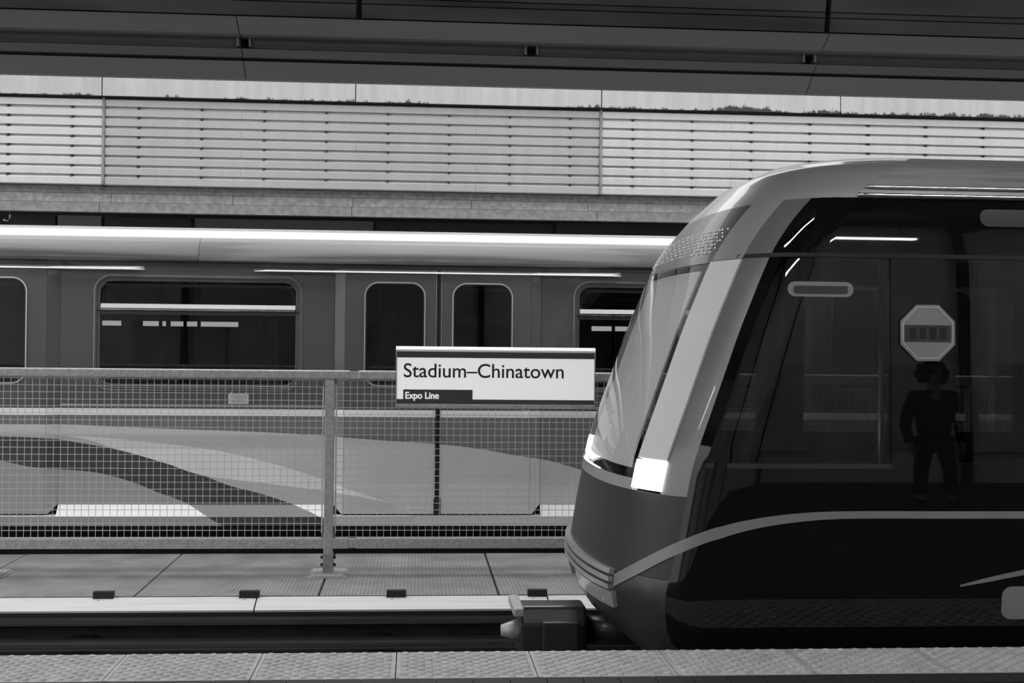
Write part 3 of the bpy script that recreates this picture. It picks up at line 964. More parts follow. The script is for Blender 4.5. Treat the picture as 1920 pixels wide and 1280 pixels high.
# windows
zh = tp(370, 582)[1]
for w in wins:
    if w + win_w / 2 > T_X1: continue
    x0, x1 = w - win_w / 2, w + win_w / 2
    fr = thing('window_unit', (w, TY, z_w0)); par(fr, tr2); WORLD[fr.name] = Vector((w, TY, z_w0))
    fr.location = (w, TY, z_w0)
    plate('outer_frame', rr(x0, x1, z_w0, z_w1, 0.135), [rr(x0 + 0.022, x1 - 0.022, z_w0 + 0.022, z_w1 - 0.022, 0.115)], TY - 0.014, 0.03, 'winframe', fr, 0.005)
    plate('inner_frame', rr(x0 + 0.02, x1 - 0.02, z_w0 + 0.02, z_w1 - 0.02, 0.117), [rr(x0 + 0.046, x1 - 0.046, z_w0 + 0.046, z_w1 - 0.046, 0.095)], TY - 0.006, 0.03, 'winframe', fr, 0.005)
    plate('bead', rr(x0 - 0.004, x1 + 0.004, z_w0 - 0.004, z_w1 + 0.004, 0.139), [rr(x0 + 0.003, x1 - 0.003, z_w0 + 0.003, z_w1 - 0.003, 0.132)], TY - 0.008, 0.012, 'chrome', fr)
    # hinged upper vent: frame leaning inwards at the top, bright lower bar
    xi0, xi1 = x0 + 0.05, x1 - 0.05
    z0v, z1v = zh + 0.012, z_w1 - 0.075
    vent = plate('vent_frame', rr(xi0 + 0.004, xi1 - 0.004, z0v, z1v, (0.01, 0.01, 0.09, 0.09)), [rr(xi0 + 0.02, xi1 - 0.02, z0v + 0.035, z1v - 0.014, (0.005, 0.005, 0.08, 0.08))], TY + 0.02, 0.014, 'black', fr)
    MB().prism([(TY - 0.012, z0v + 0.002), (TY + 0.004, z0v + 0.038), (TY + 0.03, z0v + 0.038), (TY + 0.03, z0v)], xi0, xi1).build('vent_bar', 'alum', fr)
    MB().box(xi0, xi1, TY - 0.014, TY + 0.02, zh + 0.0, zh + 0.008).build('vent_sill', 'chrome', fr)
    MB().box(x0 + 0.015, x1 - 0.015, TY - 0.016, TY + 0.02, zh - 0.012, zh - 0.003).build('transom_seal', 'black', fr)
    MB().box(xi0, xi1, TY - 0.008, TY + 0.02, zh - 0.036, zh - 0.012).build('transom', 'satin', fr)
    plate('vent_pane', rr(xi0 + 0.015, xi1 - 0.015, z0v + 0.03, z1v - 0.01, (0.005, 0.005, 0.08, 0.08)), [], TY + 0.026, 0.005, 'tglass', fr)
    plate('pane', rr(xi0 - 0.01, xi1 + 0.01, z_w0 + 0.04, zh - 0.03, (0.09, 0.09, 0.01, 0.01)), [], TY + 0.012, 0.006, 'tglass', fr)

# doors: proud of the side, with chamfered jambs, two leaves, black meeting edges
DY = TY - 0.055
lw0 = (AX(683, DY, 600) - AX(821.5, DY, 600), AX(795, DY, 600) - AX(821.5, DY, 600))
z_dw1, z_dw0 = tp(740, 530, DY)[1], tp(740, 723, DY)[1]
z_dbot = tp(820, 963, DY)[1]
jamb = AX(648, DY, 700) - AX(627, DY, 700)
for d in doors:
    dr = thing('door_set', (d, DY, z_dbot)); par(dr, tr2); dr.location = (d, DY, z_dbot)
    for s in (-1, 1):
        x0 = d + s * door_hw; x1 = d + s * (door_hw - jamb)
        b = MB()
        zc = z_ledge + 0.01
        P = [(x0, TY + 0.005, zc), (x0, TY + 0.005, z_dtop), (x1, DY, z_dtop), (x1, DY, z_dbot), (x1 + s * 0.02, DY + 0.012, z_dbot)]
        Q = [(x0, TY + 0.05, zc), (x0, TY + 0.05, z_dtop), (x1, TY + 0.05, z_dtop), (x1, TY + 0.05, z_dbot), (x1 + s * 0.02, TY + 0.05, z_dbot)]
        b.v += P + Q
        b.f += [(0, 1, 2, 3, 4), (9, 8, 7, 6, 5)] + [(k, (k + 1) % 5, 5 + (k + 1) % 5, 5 + k) for k in range(5)]
        b.build('door_jamb', lm, dr)
        # leaf
        la, lb = sorted((d + s * 0.02, x1 - s * 0.002))
        wa, wb = sorted((d - s * lw0[1] * 1.0 * (-1) if False else d + s * (-lw0[1]), d + s * (-lw0[0])))
        bl = 0.03
        plate('door_leaf', rr(la, lb, z_dbot, z_dtop, 0), [rr(wa + 0.008, wb - 0.008, z_dw0 + 0.008, z_dw1 - 0.008, 0.105)], DY, 0.04, lm, dr)
        plate('window_gasket', rr(wa, wb, z_dw0, z_dw1, 0.112), [rr(wa + 0.014, wb - 0.014, z_dw0 + 0.014, z_dw1 - 0.014, 0.098)], DY - 0.008, 0.03, 'rubber', dr)
        plate('window_trim', rr(wa - 0.006, wb + 0.006, z_dw0 - 0.006, z_dw1 + 0.006, 0.118), [rr(wa + 0.004, wb - 0.004, z_dw0 + 0.004, z_dw1 - 0.004, 0.108)], DY - 0.010, 0.02, 'alum', dr)
        plate('pane', rr(wa + 0.006, wb - 0.006, z_dw0 + 0.006, z_dw1 - 0.006, 0.1), [], DY + 0.008, 0.006, 'tglass', dr)
        MB().box(*sorted((d + s * 0.004, d + s * 0.020)), DY - 0.006, DY + 0.04, z_dbot + 0.02, z_dtop).build('edge_seal', 'rubber', dr)
        MB().box(*sorted((d + s * 0.020, d + s * 0.0235)), DY - 0.008, DY + 0.02, z_dbot + 0.85, z_dtop).build('edge_trim', 'galv', dr)
    MB().box(d - 0.006, d + 0.006, DY + 0.002, DY + 0.04, z_dbot, z_dtop).build('meeting_strip', 'black', dr)
    MB().box(d - 0.028, d + 0.028, DY - 0.012, DY + 0.03, z_dbot - 0.004, z_dbot + 0.13).build('seal_foot', 'rubber', dr, bevel=0.004)
    MB().box(d - door_hw + jamb, d + door_hw - jamb, DY + 0.005, DY + 0.05, z_dbot - 0.012, z_dbot).build('threshold', 'rubber', dr)
    # sill ledge under the door in the pale livery
    MB().prism([(DY + 0.02, z_dbot - 0.012), (TY - 0.078, z_dbot - 0.014), (TY - 0.078, z_ledge2 - 0.002), (TY + 0.05, z_ledge2 - 0.002), (TY + 0.05, z_dbot - 0.012)], d - door_hw, d + door_hw).build('door_sill', lm_sill, dr)
    # bright drip rail over the doorway with pointed ends
    r0 = d + (AX(472, TY - 0.09, 510) - AX(821.5, TY - 0.09, 510)); r1 = d + (AX(1166, TY - 0.09, 510) - AX(821.5, TY - 0.09, 510))
    zr1, zr0 = tp(820, 504, TY - 0.09)[1], tp(820, 513, TY - 0.09)[1]
    b = MB()
    b.v = [(r0, TY - 0.005, zr0 + 0.004), (r0 + 0.1, TY - 0.085, zr0 + 0.012), (r1 - 0.1, TY - 0.085, zr0 + 0.012), (r1, TY - 0.005, zr0 + 0.004),
           (r0, TY + 0.01, zr1), (r1, TY + 0.01, zr1), (r0, TY - 0.01, zr0), (r0 + 0.1, TY - 0.09, zr0), (r1 - 0.1, TY - 0.09, zr0), (r1, TY - 0.01, zr0), (r0, TY + 0.01, zr0), (r1, TY + 0.01, zr0)]
    b.f = [(4, 5, 3, 2, 1, 0), (0, 1, 7, 6), (1, 2, 8, 7), (2, 3, 9, 8), (6, 7, 8, 9, 11, 10), (0, 6, 10, 4), (3, 5, 11, 9), (4, 10, 11, 5)]
    b.build('drip_rail', 'white', dr)

# cove and roof
zc0 = tp(778, 496, TY - 0.06)[1]
prof = [(TY + 0.02, zc0 - 0.004), (TY - 0.055, zc0), (TY - 0.06, zc0 + 0.015), (TY - 0.052, zc0 + 0.07), (TY - 0.03, zc0 + 0.14), (TY + 0.01, zc0 + 0.205), (TY + 0.05, zc0 + 0.245),
        (TY + 0.10, zc0 + 0.29), (TY + 0.17, zc0 + 0.325), (TY + 0.27, zc0 + 0.355), (TY + 0.42, zc0 + 0.375), (TY + 0.75, zc0 + 0.39), (FT_C, zc0 + 0.40)]
prof = [(y, zc0 + (z - zc0) * 0.80) for y, z in prof]
prof_c = prof[:7]
prof_r = prof[6:] + [(2 * FT_C - y, z) for y, z in reversed(prof[:-1])]
cj = [T_X0, AX(372, TY - 0.06, 470) - 4.2, AX(372, TY - 0.06, 470), AX(1260, TY - 0.06, 470), T_X1]
for x0, x1 in zip(cj[:-1], cj[1:]):
    MB().sheet(prof_c, x0 + 0.002, x1 - 0.002, -0.02).build('cove_panel', 'cove', tr2, True)
MB().sheet(prof_r, T_X0, T_X1, -0.02).build('roof', 'roofmetal', tr2, True)
zg = prof[8][1]
MB().box(T_X0, T_X1, prof[9][0], prof[9][0] + 0.02, prof[9][1] - 0.01, prof[9][1] + 0.02).build('roof_rail', 'roofmetal', tr2)
# far side, ends, floor, under-gear
FB = 2 * FT_C - TY
MB().box(T_X0, T_X1, FB - 0.05, FB, z_fascia, 1.0).build('far_side_panel', 'inner', tr2)
MB().box(T_X0, T_X1, FB - 0.05, FB, 1.75, z_top + 0.1).build('far_side_header', 'inner', tr2)
for k in range(12):
    x = T_X0 + 0.3 + k * 1.22
    MB().box(x, x + 0.35, FB - 0.05, FB, 1.0, 1.75).build('far_side_pillar', 'inner', tr2)
for x in (T_X0, T_X1 - 0.05):
    MB().box(x, x + 0.05, TY + 0.05, FB - 0.05, z_fascia, zc0 + 0.35).build('end_wall', 'inner', tr2)
MB().box(T_X0 + 0.05, T_X1 - 0.05, TY + 0.05, FB - 0.05, -0.12, 0.0).build('floor_pan', 'dark', tr2)
MB().box(T_X0 + 0.05, T_X1 - 0.05, TY + 0.06, FB - 0.06, 2.14, 2.18).build('ceiling_lining', 'inner', tr2)
MB().box(T_X0 + 0.2, T_X1 - 0.2, TY + 0.25, FB - 0.25, -0.72, -0.12).build('underframe', 'black', tr2)
for x in (-4.6, -3.0, 3.4, 5.0):
    for y in (11.20, 12.64):
        MB().tube([(x, y - 0.05, -0.60), (x, y + 0.05, -0.60)], 0.23, 20).build('wheel', 'rail', tr2)
for px in (301, 347, 373, 494, 521, 712, 905, 1150):
    p = at(px, 620, 11.5)
    MB().tube([(p.x, 11.5, 0.0), (p.x, 11.5, 2.14)], 0.016).build('grab_pole', 'alum', tr2, True)
MB().tube([(T_X0 + 0.3, 11.3, 1.93), (T_X1 - 0.3, 11.3, 1.93)], 0.016).build('grab_rail', 'alum', tr2, True)
for (pa, pb) in ((192, 226), (268, 310), (320, 446), (1110, 1200)):
    x0, x1 = AX(pa, 12.4, 605), AX(pb, 12.4, 605)
    MB().box(x0, x1, 12.4, 12.43, AZ(611, 12.4, 300), AZ(602, 12.4, 300)).build('reflected_lamp_streak', 'reflection_glow', tr2)  # glowing bars inside the car imitate lamp reflections on the panes
for k, px in enumerate((215, 270, 420, 520, 1120)):
    p = at(px, 700, 11.2)
    b = MB().box(p.x - 0.22, p.x + 0.22, 11.0, 11.42, 0.40, 0.47).box(p.x + 0.17, p.x + 0.22, 11.0, 11.42, 0.47, 1.12).box(p.x - 0.12, p.x + 0.12, 11.1, 11.3, 0.0, 0.40)
    b.build('seat', 'seat', tr2, bevel=0.02)

# ------------------------------------------------------------------ arriving train with the raked nose
NC = 7.20
tr1 = thing('train', (6.0, NC, -0.83), 'arriving black train with raked silver nose and sloping pillar beside the platform', 'train')
tz = np.array([-0.45, -0.26, 0.0, 0.21, 0.456, 0.705, 0.86, 1.20, 1.515, 1.86, 1.98, 2.10, 2.20, 2.34, 2.44, 2.475, 2.49])
ttip = np.array([1.50, 1.28, 0.97, 0.92, 0.955, 1.00, 1.03, 1.15, 1.26, 1.40, 1.47, 1.56, 1.65, 1.80, 2.02, 2.25, 2.60])
tw = np.array([1.06, 1.12, 1.20, 1.235, 1.24, 1.24, 1.238, 1.228, 1.218, 1.206, 1.198, 1.188, 1.165, 1.0, 0.64, 0.34, 0.02])
tB = np.array([0.35, 0.38, 0.42, 0.46, 0.50, 0.50, 0.50, 0.50, 0.50, 0.50, 0.50, 0.50, 0.52, 0.58, 0.6, 0.45, 0.1])


def smooth_interp(z, ys):
    ks = (-0.05, -0.025, 0, 0.025, 0.05)
    if z > 2.12:
        return float(np.interp(z, tz, ys))
    return float(np.mean([np.interp(z + k, tz, ys) for k in ks]))


EX = 2 / 2.3


def S(u, z, off=0.0, xc=2.30):
    """point of the shell: u from -1 to 1 around the nose, beyond that along the sides; off pushes it outwards"""
    tip, w, B = smooth_interp(z, ttip), smooth_interp(z, tw) + off, smooth_interp(z, tB)
    sg = 1 if u >= 0 else -1
    a = abs(u)
    tip -= off
    if a <= 1:
        t = a * math.pi / 2
        s = w * math.sin(t) ** EX if a > 0 else 0
        x = tip + (B + off) * (1 - max(math.cos(t), 0) ** EX)
    else:
        s = w
        cx = tip + B + off
        x = cx + (xc - cx) * (a - 1) if a <= 2 else xc + (a - 2)
    return Vector((x, NC - sg * s, z))


def patch(name, us, zs, m, parent, off=0.0, skip=None, t=0.025, xc=2.30, smooth=True):
    v, f = [], []
    for z in zs:
        for u in us:
            v.append(tuple(S(u, z, off, xc)))
    nu = len(us)
    for j in range(len(zs) - 1):
        for i in range(nu - 1):
            um, zm = (us[i] + us[i + 1]) / 2, (zs[j] + zs[j + 1]) / 2
            if skip and skip(um, zm): continue
            f.append((j * nu + i, j * nu + i + 1, (j + 1) * nu + i + 1, (j + 1) * nu + i))
    me = bpy.data.meshes.new(name); me.from_pydata(v, [], f); me.update()
    bm = bmesh.new(); bm.from_mesh(me)
    bmesh.ops.delete(bm, geom=[q for q in bm.verts if not q.link_faces], context='VERTS')
    bm.to_mesh(me); bm.free()
    if smooth:
        me.polygons.foreach_set('use_smooth', [True] * len(me.polygons))
    me.materials.append(M[m])
    o = link(name, me, parent)
    if t:
        s = o.modifiers.new('thickness', 'SOLIDIFY'); s.thickness = t; s.offset = -1
        e = o.modifiers.new('crease', 'EDGE_SPLIT'); e.split_angle = math.radians(40)
    return o


def lin(a, b, n):
    return [a + (b - a) * k / n for k in range(n + 1)]


def find_uz(px, py):
    """surface parameters of the shell point the photo shows at (px, py)"""
    best = None
    for u in lin(0.0, 3.0, 120):
        z = AZ(py, NC - 1.2, px)
        for _ in range(4):
            p = S(u, z); z = at(px, py, p.y).z
        d = abs(project(S(u, z))[0] - px)
        if best is None or d < best[0]: best = (d, u, z)
    u0 = best[1]
    for u in lin(u0 - 0.025, u0 + 0.025, 40):
        z = best[2]
        for _ in range(4):
            p = S(u, z); z = at(px, py, p.y).z
        d = abs(project(S(u, z))[0] - px)
        if d < best[0]: best = (d, u, z)
    return best[1], best[2]


UB = 0.79
W_LO, W_HI = 0.87, 1.86
T_END = 12.0
side_us = lin(UB, 1.0, 5) + lin(1.0, 2.0, 6)[1:]
main_us = [2.0, 2.32, 3.0, 3.8, 4.1, 4.8, 5.6, 5.9, 7.2, 7.5, 8.8, 9.1, 10.4, 10.7, 12.0]
win_u = [(2.32, 3.8), (4.1, 5.6), (5.9, 7.2), (7.5, 8.8), (9.1, 10.4)]


def in_win(u, z):
    a = abs(u)
    if not (W_LO < z < W_HI): return False
    if 0.855 < a < 2.0: return True
    return any(x0 < a < x1 for x0, x1 in win_u)


us_all = [UB, 0.855, 0.93, 1.0] + lin(1.0, 2.0, 5)[1:] + main_us[1:]
zs_all = lin(-0.26, W_LO, 18) + lin(W_LO, W_HI, 10)[1:] + lin(W_HI, 2.16, 6)[1:]
for sgn, nm in ((1, 'side_shell'), (-1, 'side_shell')):
    us = [u * sgn for u in us_all]
    if sgn < 0: us = us[::-1]
    patch(nm, us, zs_all, 'gloss', tr1, 0, in_win, 0.05)
    # panes
    for (a, b) in [(0.855, 2.0)] + win_u:
        pu = lin(a, b, 8)
        pu = [u * sgn for u in pu]
        if sgn < 0: pu = pu[::-1]
        patch('side_window', pu, lin(W_LO, W_HI, 8), 'nglass', tr1, -0.006, None, 0.0)
    # seam above the windows
    su = [u * sgn for u in ([0.6, 0.7, UB, 0.9, 1.0] + lin(1, 2, 4)[1:] + main_us[1:])]
    if sgn < 0: su = su[::-1]
    patch('seam_strip', su, lin(1.865, 1.885, 1), 'black', tr1, 0.004, None, 0.01)
    # pale seal at the bottom of the windows
    su = [u * sgn for u in (lin(0.86, 2.0, 8))]
    if sgn < 0: su = su[::-1]
    patch('window_seal', su, lin(0.845, 0.868, 1), 'satin', tr1, 0.004, None, 0.01)
    # nose cowl beside the pillar
    cu_ = [u * sgn for u in lin(0.635, UB, 5)]
    if sgn < 0: cu_ = cu_[::-1]
    patch('nose_cowl', cu_, lin(0.70, 2.16, 18), 'cowl', tr1, 0, None, 0.04)
    # pillar and headlamp
    pu = [u * sgn for u in lin(0.45, 0.635, 5)]
    if sgn < 0: pu = pu[::-1]
    patch('pillar', pu, lin(0.865, 1.86, 14), 'pillar', tr1, 0.012, None, 0.05)
    patch('pillar_top', pu, lin(1.865, 2.16, 4), 'silver', tr1, 0.004, None, 0.05)
    patch('headlamp', [u * 1.0 for u in pu], lin(0.715, 0.858, 4), 'headlamp', tr1, 0.016, None, 0.05)
    # gutter rails along the roof edge
    gu = [u * sgn for u in ([1.02, 1.3, 1.7, 2.0, 3.0, 6.0, 9.0, 12.0])]
    P = [S(u, 2.172, 0.014) for u in gu]
    MB().tube(P, 0.011, 8).build('gutter_rail', 'chrome', tr1, True)
    P = [S(u, 2.215, 0.022) for u in gu]
    MB().tube(P, 0.008, 8).build('gutter_rail', 'chrome', tr1, True)
    if sgn > 0:
        patch('gutter_channel', gu, lin(2.178, 2.212, 1), 'black', tr1, 0.002, None, 0.01)

patch('windscreen_brightener', lin(-0.36, 0.36, 18), lin(0.80, 1.82, 16), 'white', tr1, -0.035, None, 0.01)  # white sheet added behind the glass so the windscreen looks bright
uf = lin(-UB - 0.02, UB + 0.02, 32)
patch('windscreen', lin(-0.45, 0.45, 24), lin(0.76, 1.85, 22), 'wglass', tr1, 0.0, None, 0.0)
patch('windscreen_base', lin(-0.45, 0.45, 24), lin(0.70, 0.757, 2), 'silver', tr1, 0.004, None, 0.03)
patch('destination_glass', lin(-0.45, 0.45, 24), lin(1.855, 2.16, 6), 'satin', tr1, 0.0, None, 0.012)
patch('front_mask', uf, lin(0.30, 0.70, 10), 'mask', tr1, -0.003, None, 0.04)
patch('apron', uf, lin(-0.42, 0.298, 16), 'satin', tr1, -0.003, None, 0.04)
# led dots of the destination display
b = MB()
for j in range(7):
    z = 1.915 + 0.02 * j
    for i in range(46):
        u = -0.42 + 0.84 * i / 45
        if (i * 7 + j * 3) % 5 < 2: continue
        p = S(u, z, 0.003)
        b.box(p.x - 0.003, p.x + 0.003, p.y - 0.005, p.y + 0.005, p.z - 0.004, p.z + 0.004)
o = b.build('display_dots', 'led', tr1); o['kind'] = 'stuff'
# dome and roof
zd = [2.16, 2.18, 2.20, 2.25, 2.30, 2.34, 2.38, 2.41, 2.44, 2.46, 2.475, 2.49]
patch('dome', lin(-1.0, 1.0, 40), zd, 'silver', tr1, 0, None, 0.03, 3.2)
ru = [1.0, 1.2, 1.5, 2.0, 4.0, 6.0, 8.0, 11.1]
patch('roof', ru, zd, 'roofgrey', tr1, 0, None, 0.03, 3.2)
patch('roof', [-u for u in reversed(ru)], zd, 'roofgrey', tr1, 0, None, 0.03, 3.2)
# pale stripe that sweeps up from the nose and runs along the side
path = [(1150, 1088, 26), (1200, 1062, 28), (1260, 1032, 26), (1340, 1001, 24), (1420, 981, 19), (1510, 969, 16), (1600, 965, 14), (1760, 965, 14), (1915, 965, 14)]
uz = [find_uz(px, py) + (h / 397.0,) for px, py, h in path]
uz = uz + [(4.0, uz[-1][1], uz[-1][2]), (12.0, uz[-1][1], uz[-1][2])]


def ribbon(name, uz, m, parent, off=0.003, sub=6):
    v, f = [], []
    P = []
    for a, c in zip(uz[:-1], uz[1:]):
        for k in range(sub):
            t = k / sub
            q0 = uz[max(uz.index(a) - 1, 0)]; q3 = uz[min(uz.index(c) + 1, len(uz) - 1)]
            lim = abs(a[0] - q0[0]) < 1.0 and abs(q3[0] - c[0]) < 1.0
            P.append(tuple((0.5 * (2 * a[i] + (c[i] - q0[i]) * t + (2 * q0[i] - 5 * a[i] + 4 * c[i] - q3[i]) * t * t + (3 * a[i] - q0[i] - 3 * c[i] + q3[i]) * t ** 3)) if lim else a[i] * (1 - t) + c[i] * t for i in range(3)))
    P.append(uz[-1])
    for (u, z, w) in P:
        v += [tuple(S(u, z - w / 2, off)), tuple(S(u, z + w / 2, off)), tuple(S(u, z + w / 2, -0.005)), tuple(S(u, z - w / 2, -0.005))]
    for k in range(len(P) - 1):
        i = 4 * k
        for q in range(4):
            r = (q + 1) % 4
            f.append((i + q, i + r, i + 4 + r, i + 4 + q))
    me = bpy.data.meshes.new(name); me.from_pydata(v, [], f); me.update()
    bm = bmesh.new(); bm.from_mesh(me); bmesh.ops.recalc_face_normals(bm, faces=bm.faces); bm.to_mesh(me); bm.free()
    me.materials.append(M[m])
    return link(name, me, parent)


ribbon('side_stripe', uz, 'stripe', tr1)
path2 = [(1800, 1098, 3), (1850, 1087, 8), (1918, 1073, 10)]
uz2 = [find_uz(px, py) + (h / 397.0,) for px, py, h in path2]
uz2 += [(uz2[-1][0] + 0.5, uz2[-1][1] + 0.09, 0.035), (uz2[-1][0] + 1.4, uz2[-1][1] + 0.13, 0.04)]
ribbon('side_stripe', uz2, 'stripe', tr1)
# oblong emblems on the side: upper lamp cover, window emblem, lower step light
def side_badge(name, x0, x1, z0, z1, m, off=0.004, r=None, parent=tr1):
    y = S(2.5, (z0 + z1) / 2).y
    dz = S(2.5, z1).y - S(2.5, z0).y
    o = plate(name, rr(x0, x1, z0, z1, r if r is not None else (z1 - z0) / 2 - 0.001), [], 0, 0.008, m, parent)
    me = o.data
    for v in me.vertices:
        v.co.y = S(2.5, v.co.z).y - off - 0.002 + v.co.y
    return o


def bx(px, py):
    p = at(px, py, NC - 1.22); return p.x, p.z


x0, z1 = bx(1842, 391); x1, z0 = bx(1918, 425)
bd = side_badge('lamp_cover', x0, x0 + 0.42, z0, z1, 'satin')
x0, z1 = bx(1478, 527); x1, z0 = bx(1612, 557)
bd = side_badge('window_emblem', x0, x1 - 0.03, z0, z1, 'stripe', 0.002)
side_badge('emblem_bar', x0 + 0.03, x1 - 0.06, z0 + 0.02, z1 - 0.02, 'satin', 0.010, 0.008)
x0, z1 = bx(1876, 1098); x1, z0 = bx(1910, 1160)
side_badge('step_light', x0, x0 + 0.35, z0, z1, 'stripe', 0.004, 0.05)
# octagonal safety sign with a dark middle band
ocx, ocz = bx(1738, 624)
R = 0.136
oc = [(ocx + R / math.cos(math.pi / 8) * math.cos(math.pi / 8 + k * math.pi / 4), ocz + R / math.cos(math.pi / 8) * math.sin(math.pi / 8 + k * math.pi / 4)) for k in range(8)]
oct_ = thing('octagon_sign', (ocx, 5.98, ocz)); par(oct_, tr1); oct_.location = (ocx, 5.98, ocz)


def flat_on_side(name, loop, m, off, holes=[]):
    o = plate(name, loop, holes, 0, 0.004, m, oct_)
    for v in o.data.vertices:
        v.co.y = S(2.5, v.co.z).y - off + v.co.y
    return o


flat_on_side('sign_plate', oc, 'stripe', 0.012)
oc2 = [(ocx + (x - ocx) * 0.93, ocz + (z - ocz) * 0.93) for x, z in oc]
oc3 = [(ocx + (x - ocx) * 0.88, ocz + (z - ocz) * 0.88) for x, z in oc]
flat_on_side('sign_border', oc2, 'silver', 0.014, [oc3])
flat_on_side('sign_band', rr(ocx - 0.115, ocx + 0.115, ocz - 0.042, ocz + 0.038, 0.004), 'satin', 0.015)
for k in (-1.5, -0.5, 0.5, 1.5):
    flat_on_side('band_mark', rr(ocx + k * 0.05 - 0.016, ocx + k * 0.05 + 0.016, ocz - 0.03, ocz + 0.026, 0.004), 'black', 0.017)
# bumper ridges and glossy lower nose lamp
for k, z in enumerate((0.285, 0.245, 0.205)):
    patch('anticlimber_rib', lin(-0.42, 0.42, 14), [z - 0.013, z - 0.006, z + 0.006, z + 0.013], 'alum', tr1, 0.03, None, 0.05)
patch('marker_lamp', lin(0.05, 0.44, 10), lin(0.10, 0.18, 4), 'silver', tr1, 0.022, None, 0.04)
patch('marker_lamp', lin(-0.44, -0.05, 10), lin(0.10, 0.18, 4), 'silver', tr1, 0.022, None, 0.04)
# coupler
cp = thing('coupler', (0.9, NC, -0.2)); par(cp, tr1); cp.location = (0.9, NC, -0.2)
MB().tube([(1.45, NC, -0.20), (0.95, NC, -0.20)], 0.085, 16).build('draft_bar', 'satin', cp, True)
MB().prism([(NC - 0.16, -0.34), (NC - 0.16, -0.12), (NC - 0.10, -0.04), (NC + 0.10, -0.04), (NC + 0.16, -0.12), (NC + 0.16, -0.34)], 0.60, 0.98).build('coupler_head', 'satin', cp, bevel=0.02)
MB().tube([(0.62, NC - 0.06, -0.18), (0.50, NC - 0.06, -0.18)], [0.07, 0.03], 14).build('coupling_cone', 'galv', cp, True)
MB().box(0.56, 0.62, NC - 0.2, NC + 0.2, -0.08, -0.03).build('contact_cover', 'galv', cp, bevel=0.01)
MB().box(0.72, 0.92, NC - 0.24, NC - 0.16, -0.5, -0.10).build('cable_box', 'satin', cp, bevel=0.01)
# inside
MB().box(1.75, T_END, NC - 1.1, NC + 1.1, -0.02, 0.02).build('floor_pan', 'dark', tr1)
MB().box(2.1, T_END, NC - 1.1, NC + 1.1, 2.03, 2.06).build('ceiling_lining', 'dark', tr1)
MB().box(T_END - 0.05, T_END, NC - 1.1, NC + 1.1, -0.26, 2.3).build('end_wall', 'dark', tr1)
for x, y in ((2.45, 6.5), (3.3, 7.9), (4.6, 6.6)):
    MB().tube([(x, y, 0.02), (x, y, 2.03)], 0.017).build('grab_pole', 'alum', tr1, True)
for x in (3.0, 5.2):
    for y in (6.3, 8.1):
        MB().box(x, x + 0.45, y - 0.25, y + 0.25, 0.40, 0.47).box(x + 0.42, x + 0.47, y - 0.25, y + 0.25, 0.47, 0.95).box(x + 0.1, x + 0.35, y - 0.1, y + 0.1, 0.02, 0.4).build('seat', 'seat', tr1, bevel=0.02)
MB().box(1.35, 1.75, NC - 0.8, NC + 0.8, 0.55, 0.72).build('dashboard', 'dark', tr1, bevel=0.04)
for x in (3.2, 5.0, 8.6, 10.4):
    for y in (6.55, 7.99):
        MB().tube([(x, y - 0.05, -0.58), (x, y + 0.05, -0.58)], 0.25, 20).build('wheel', 'rail', tr1)
MB().box(1.9, T_END - 0.2, NC - 0.95, NC + 0.95, -0.65, -0.1).build('underframe', 'black', tr1)

# ------------------------------------------------------------------ unseen strip lamps added under our canopy to brighten the scene
for k, (x, y) in enumerate(((-5.2, 3.9), (-2.2, 3.9), (0.8, 3.9), (3.8, 3.9), (6.8, 3.9), (2.3, -2.4), (5.3, -2.4), (8.3, -2.4))):
    zc = K2[1] + 0.18
    deck = K2[1] + 0.35 + 0.65 * (8.0 - y) / 12.3      # underside of the roof deck above the lamp
    lp = thing('added_fill_lamp', (x, y, zc), 'long white strip lamp added under the platform canopy for extra light' if y > 0 else 'long white strip lamp added beside the poster wall to brighten it', 'lamp', 'added strip lamps under the platform canopy' if y > 0 else 'added strip lamps beside the poster wall')
    MB().box(x - 0.62, x + 0.62, y - 0.07, y + 0.07, zc, zc + 0.06).build('housing', 'white', lp, bevel=0.01)
    MB().prism([(y - 0.06, zc), (y - 0.045, zc - 0.035), (y + 0.045, zc - 0.035), (y + 0.06, zc)], x - 0.6, x + 0.6).build('diffuser', 'lampglow' if y > 0 else 'fill_glow2', lp)
    for s in (-0.45, 0.45):
        MB().tube([(x + s, y, zc + 0.06), (x + s, y, deck + 0.01)], 0.008, 6).build('drop_rod', 'satin', lp)

# ------------------------------------------------------------------ person on the platform, seen mirrored in the train's side
PXX, PYY = 5.08, -0.15


def skinned(name, joints, bones, m, parent, sub=2):
    me = bpy.data.meshes.new(name)
    names = list(joints)
    me.from_pydata([joints[k][0] for k in names], [(names.index(a), names.index(b)) for a, b in bones], [])
    me.update()
    o = link(name, me, None)
    sk = o.modifiers.new('skin', 'SKIN'); sk.use_smooth_shade = True
    for k, nme in enumerate(names):
        r = joints[nme][1]
        me.skin_vertices[0].data[k].radius = r if isinstance(r, tuple) else (r, r)
    me.skin_vertices[0].data[0].use_root = True
    ss = o.modifiers.new('sub', 'SUBSURF'); ss.levels = sub; ss.render_levels = sub
    dg = bpy.context.evaluated_depsgraph_get(); dg.update()
    me2 = bpy.data.meshes.new_from_object(o.evaluated_get(dg))
    bpy.data.objects.remove(o)
    me2.name = name
    me2.materials.clear(); me2.materials.append(M[m])
    o2 = link(name, me2, parent)
    o2.location = (PXX, PYY, 0)
    return o2


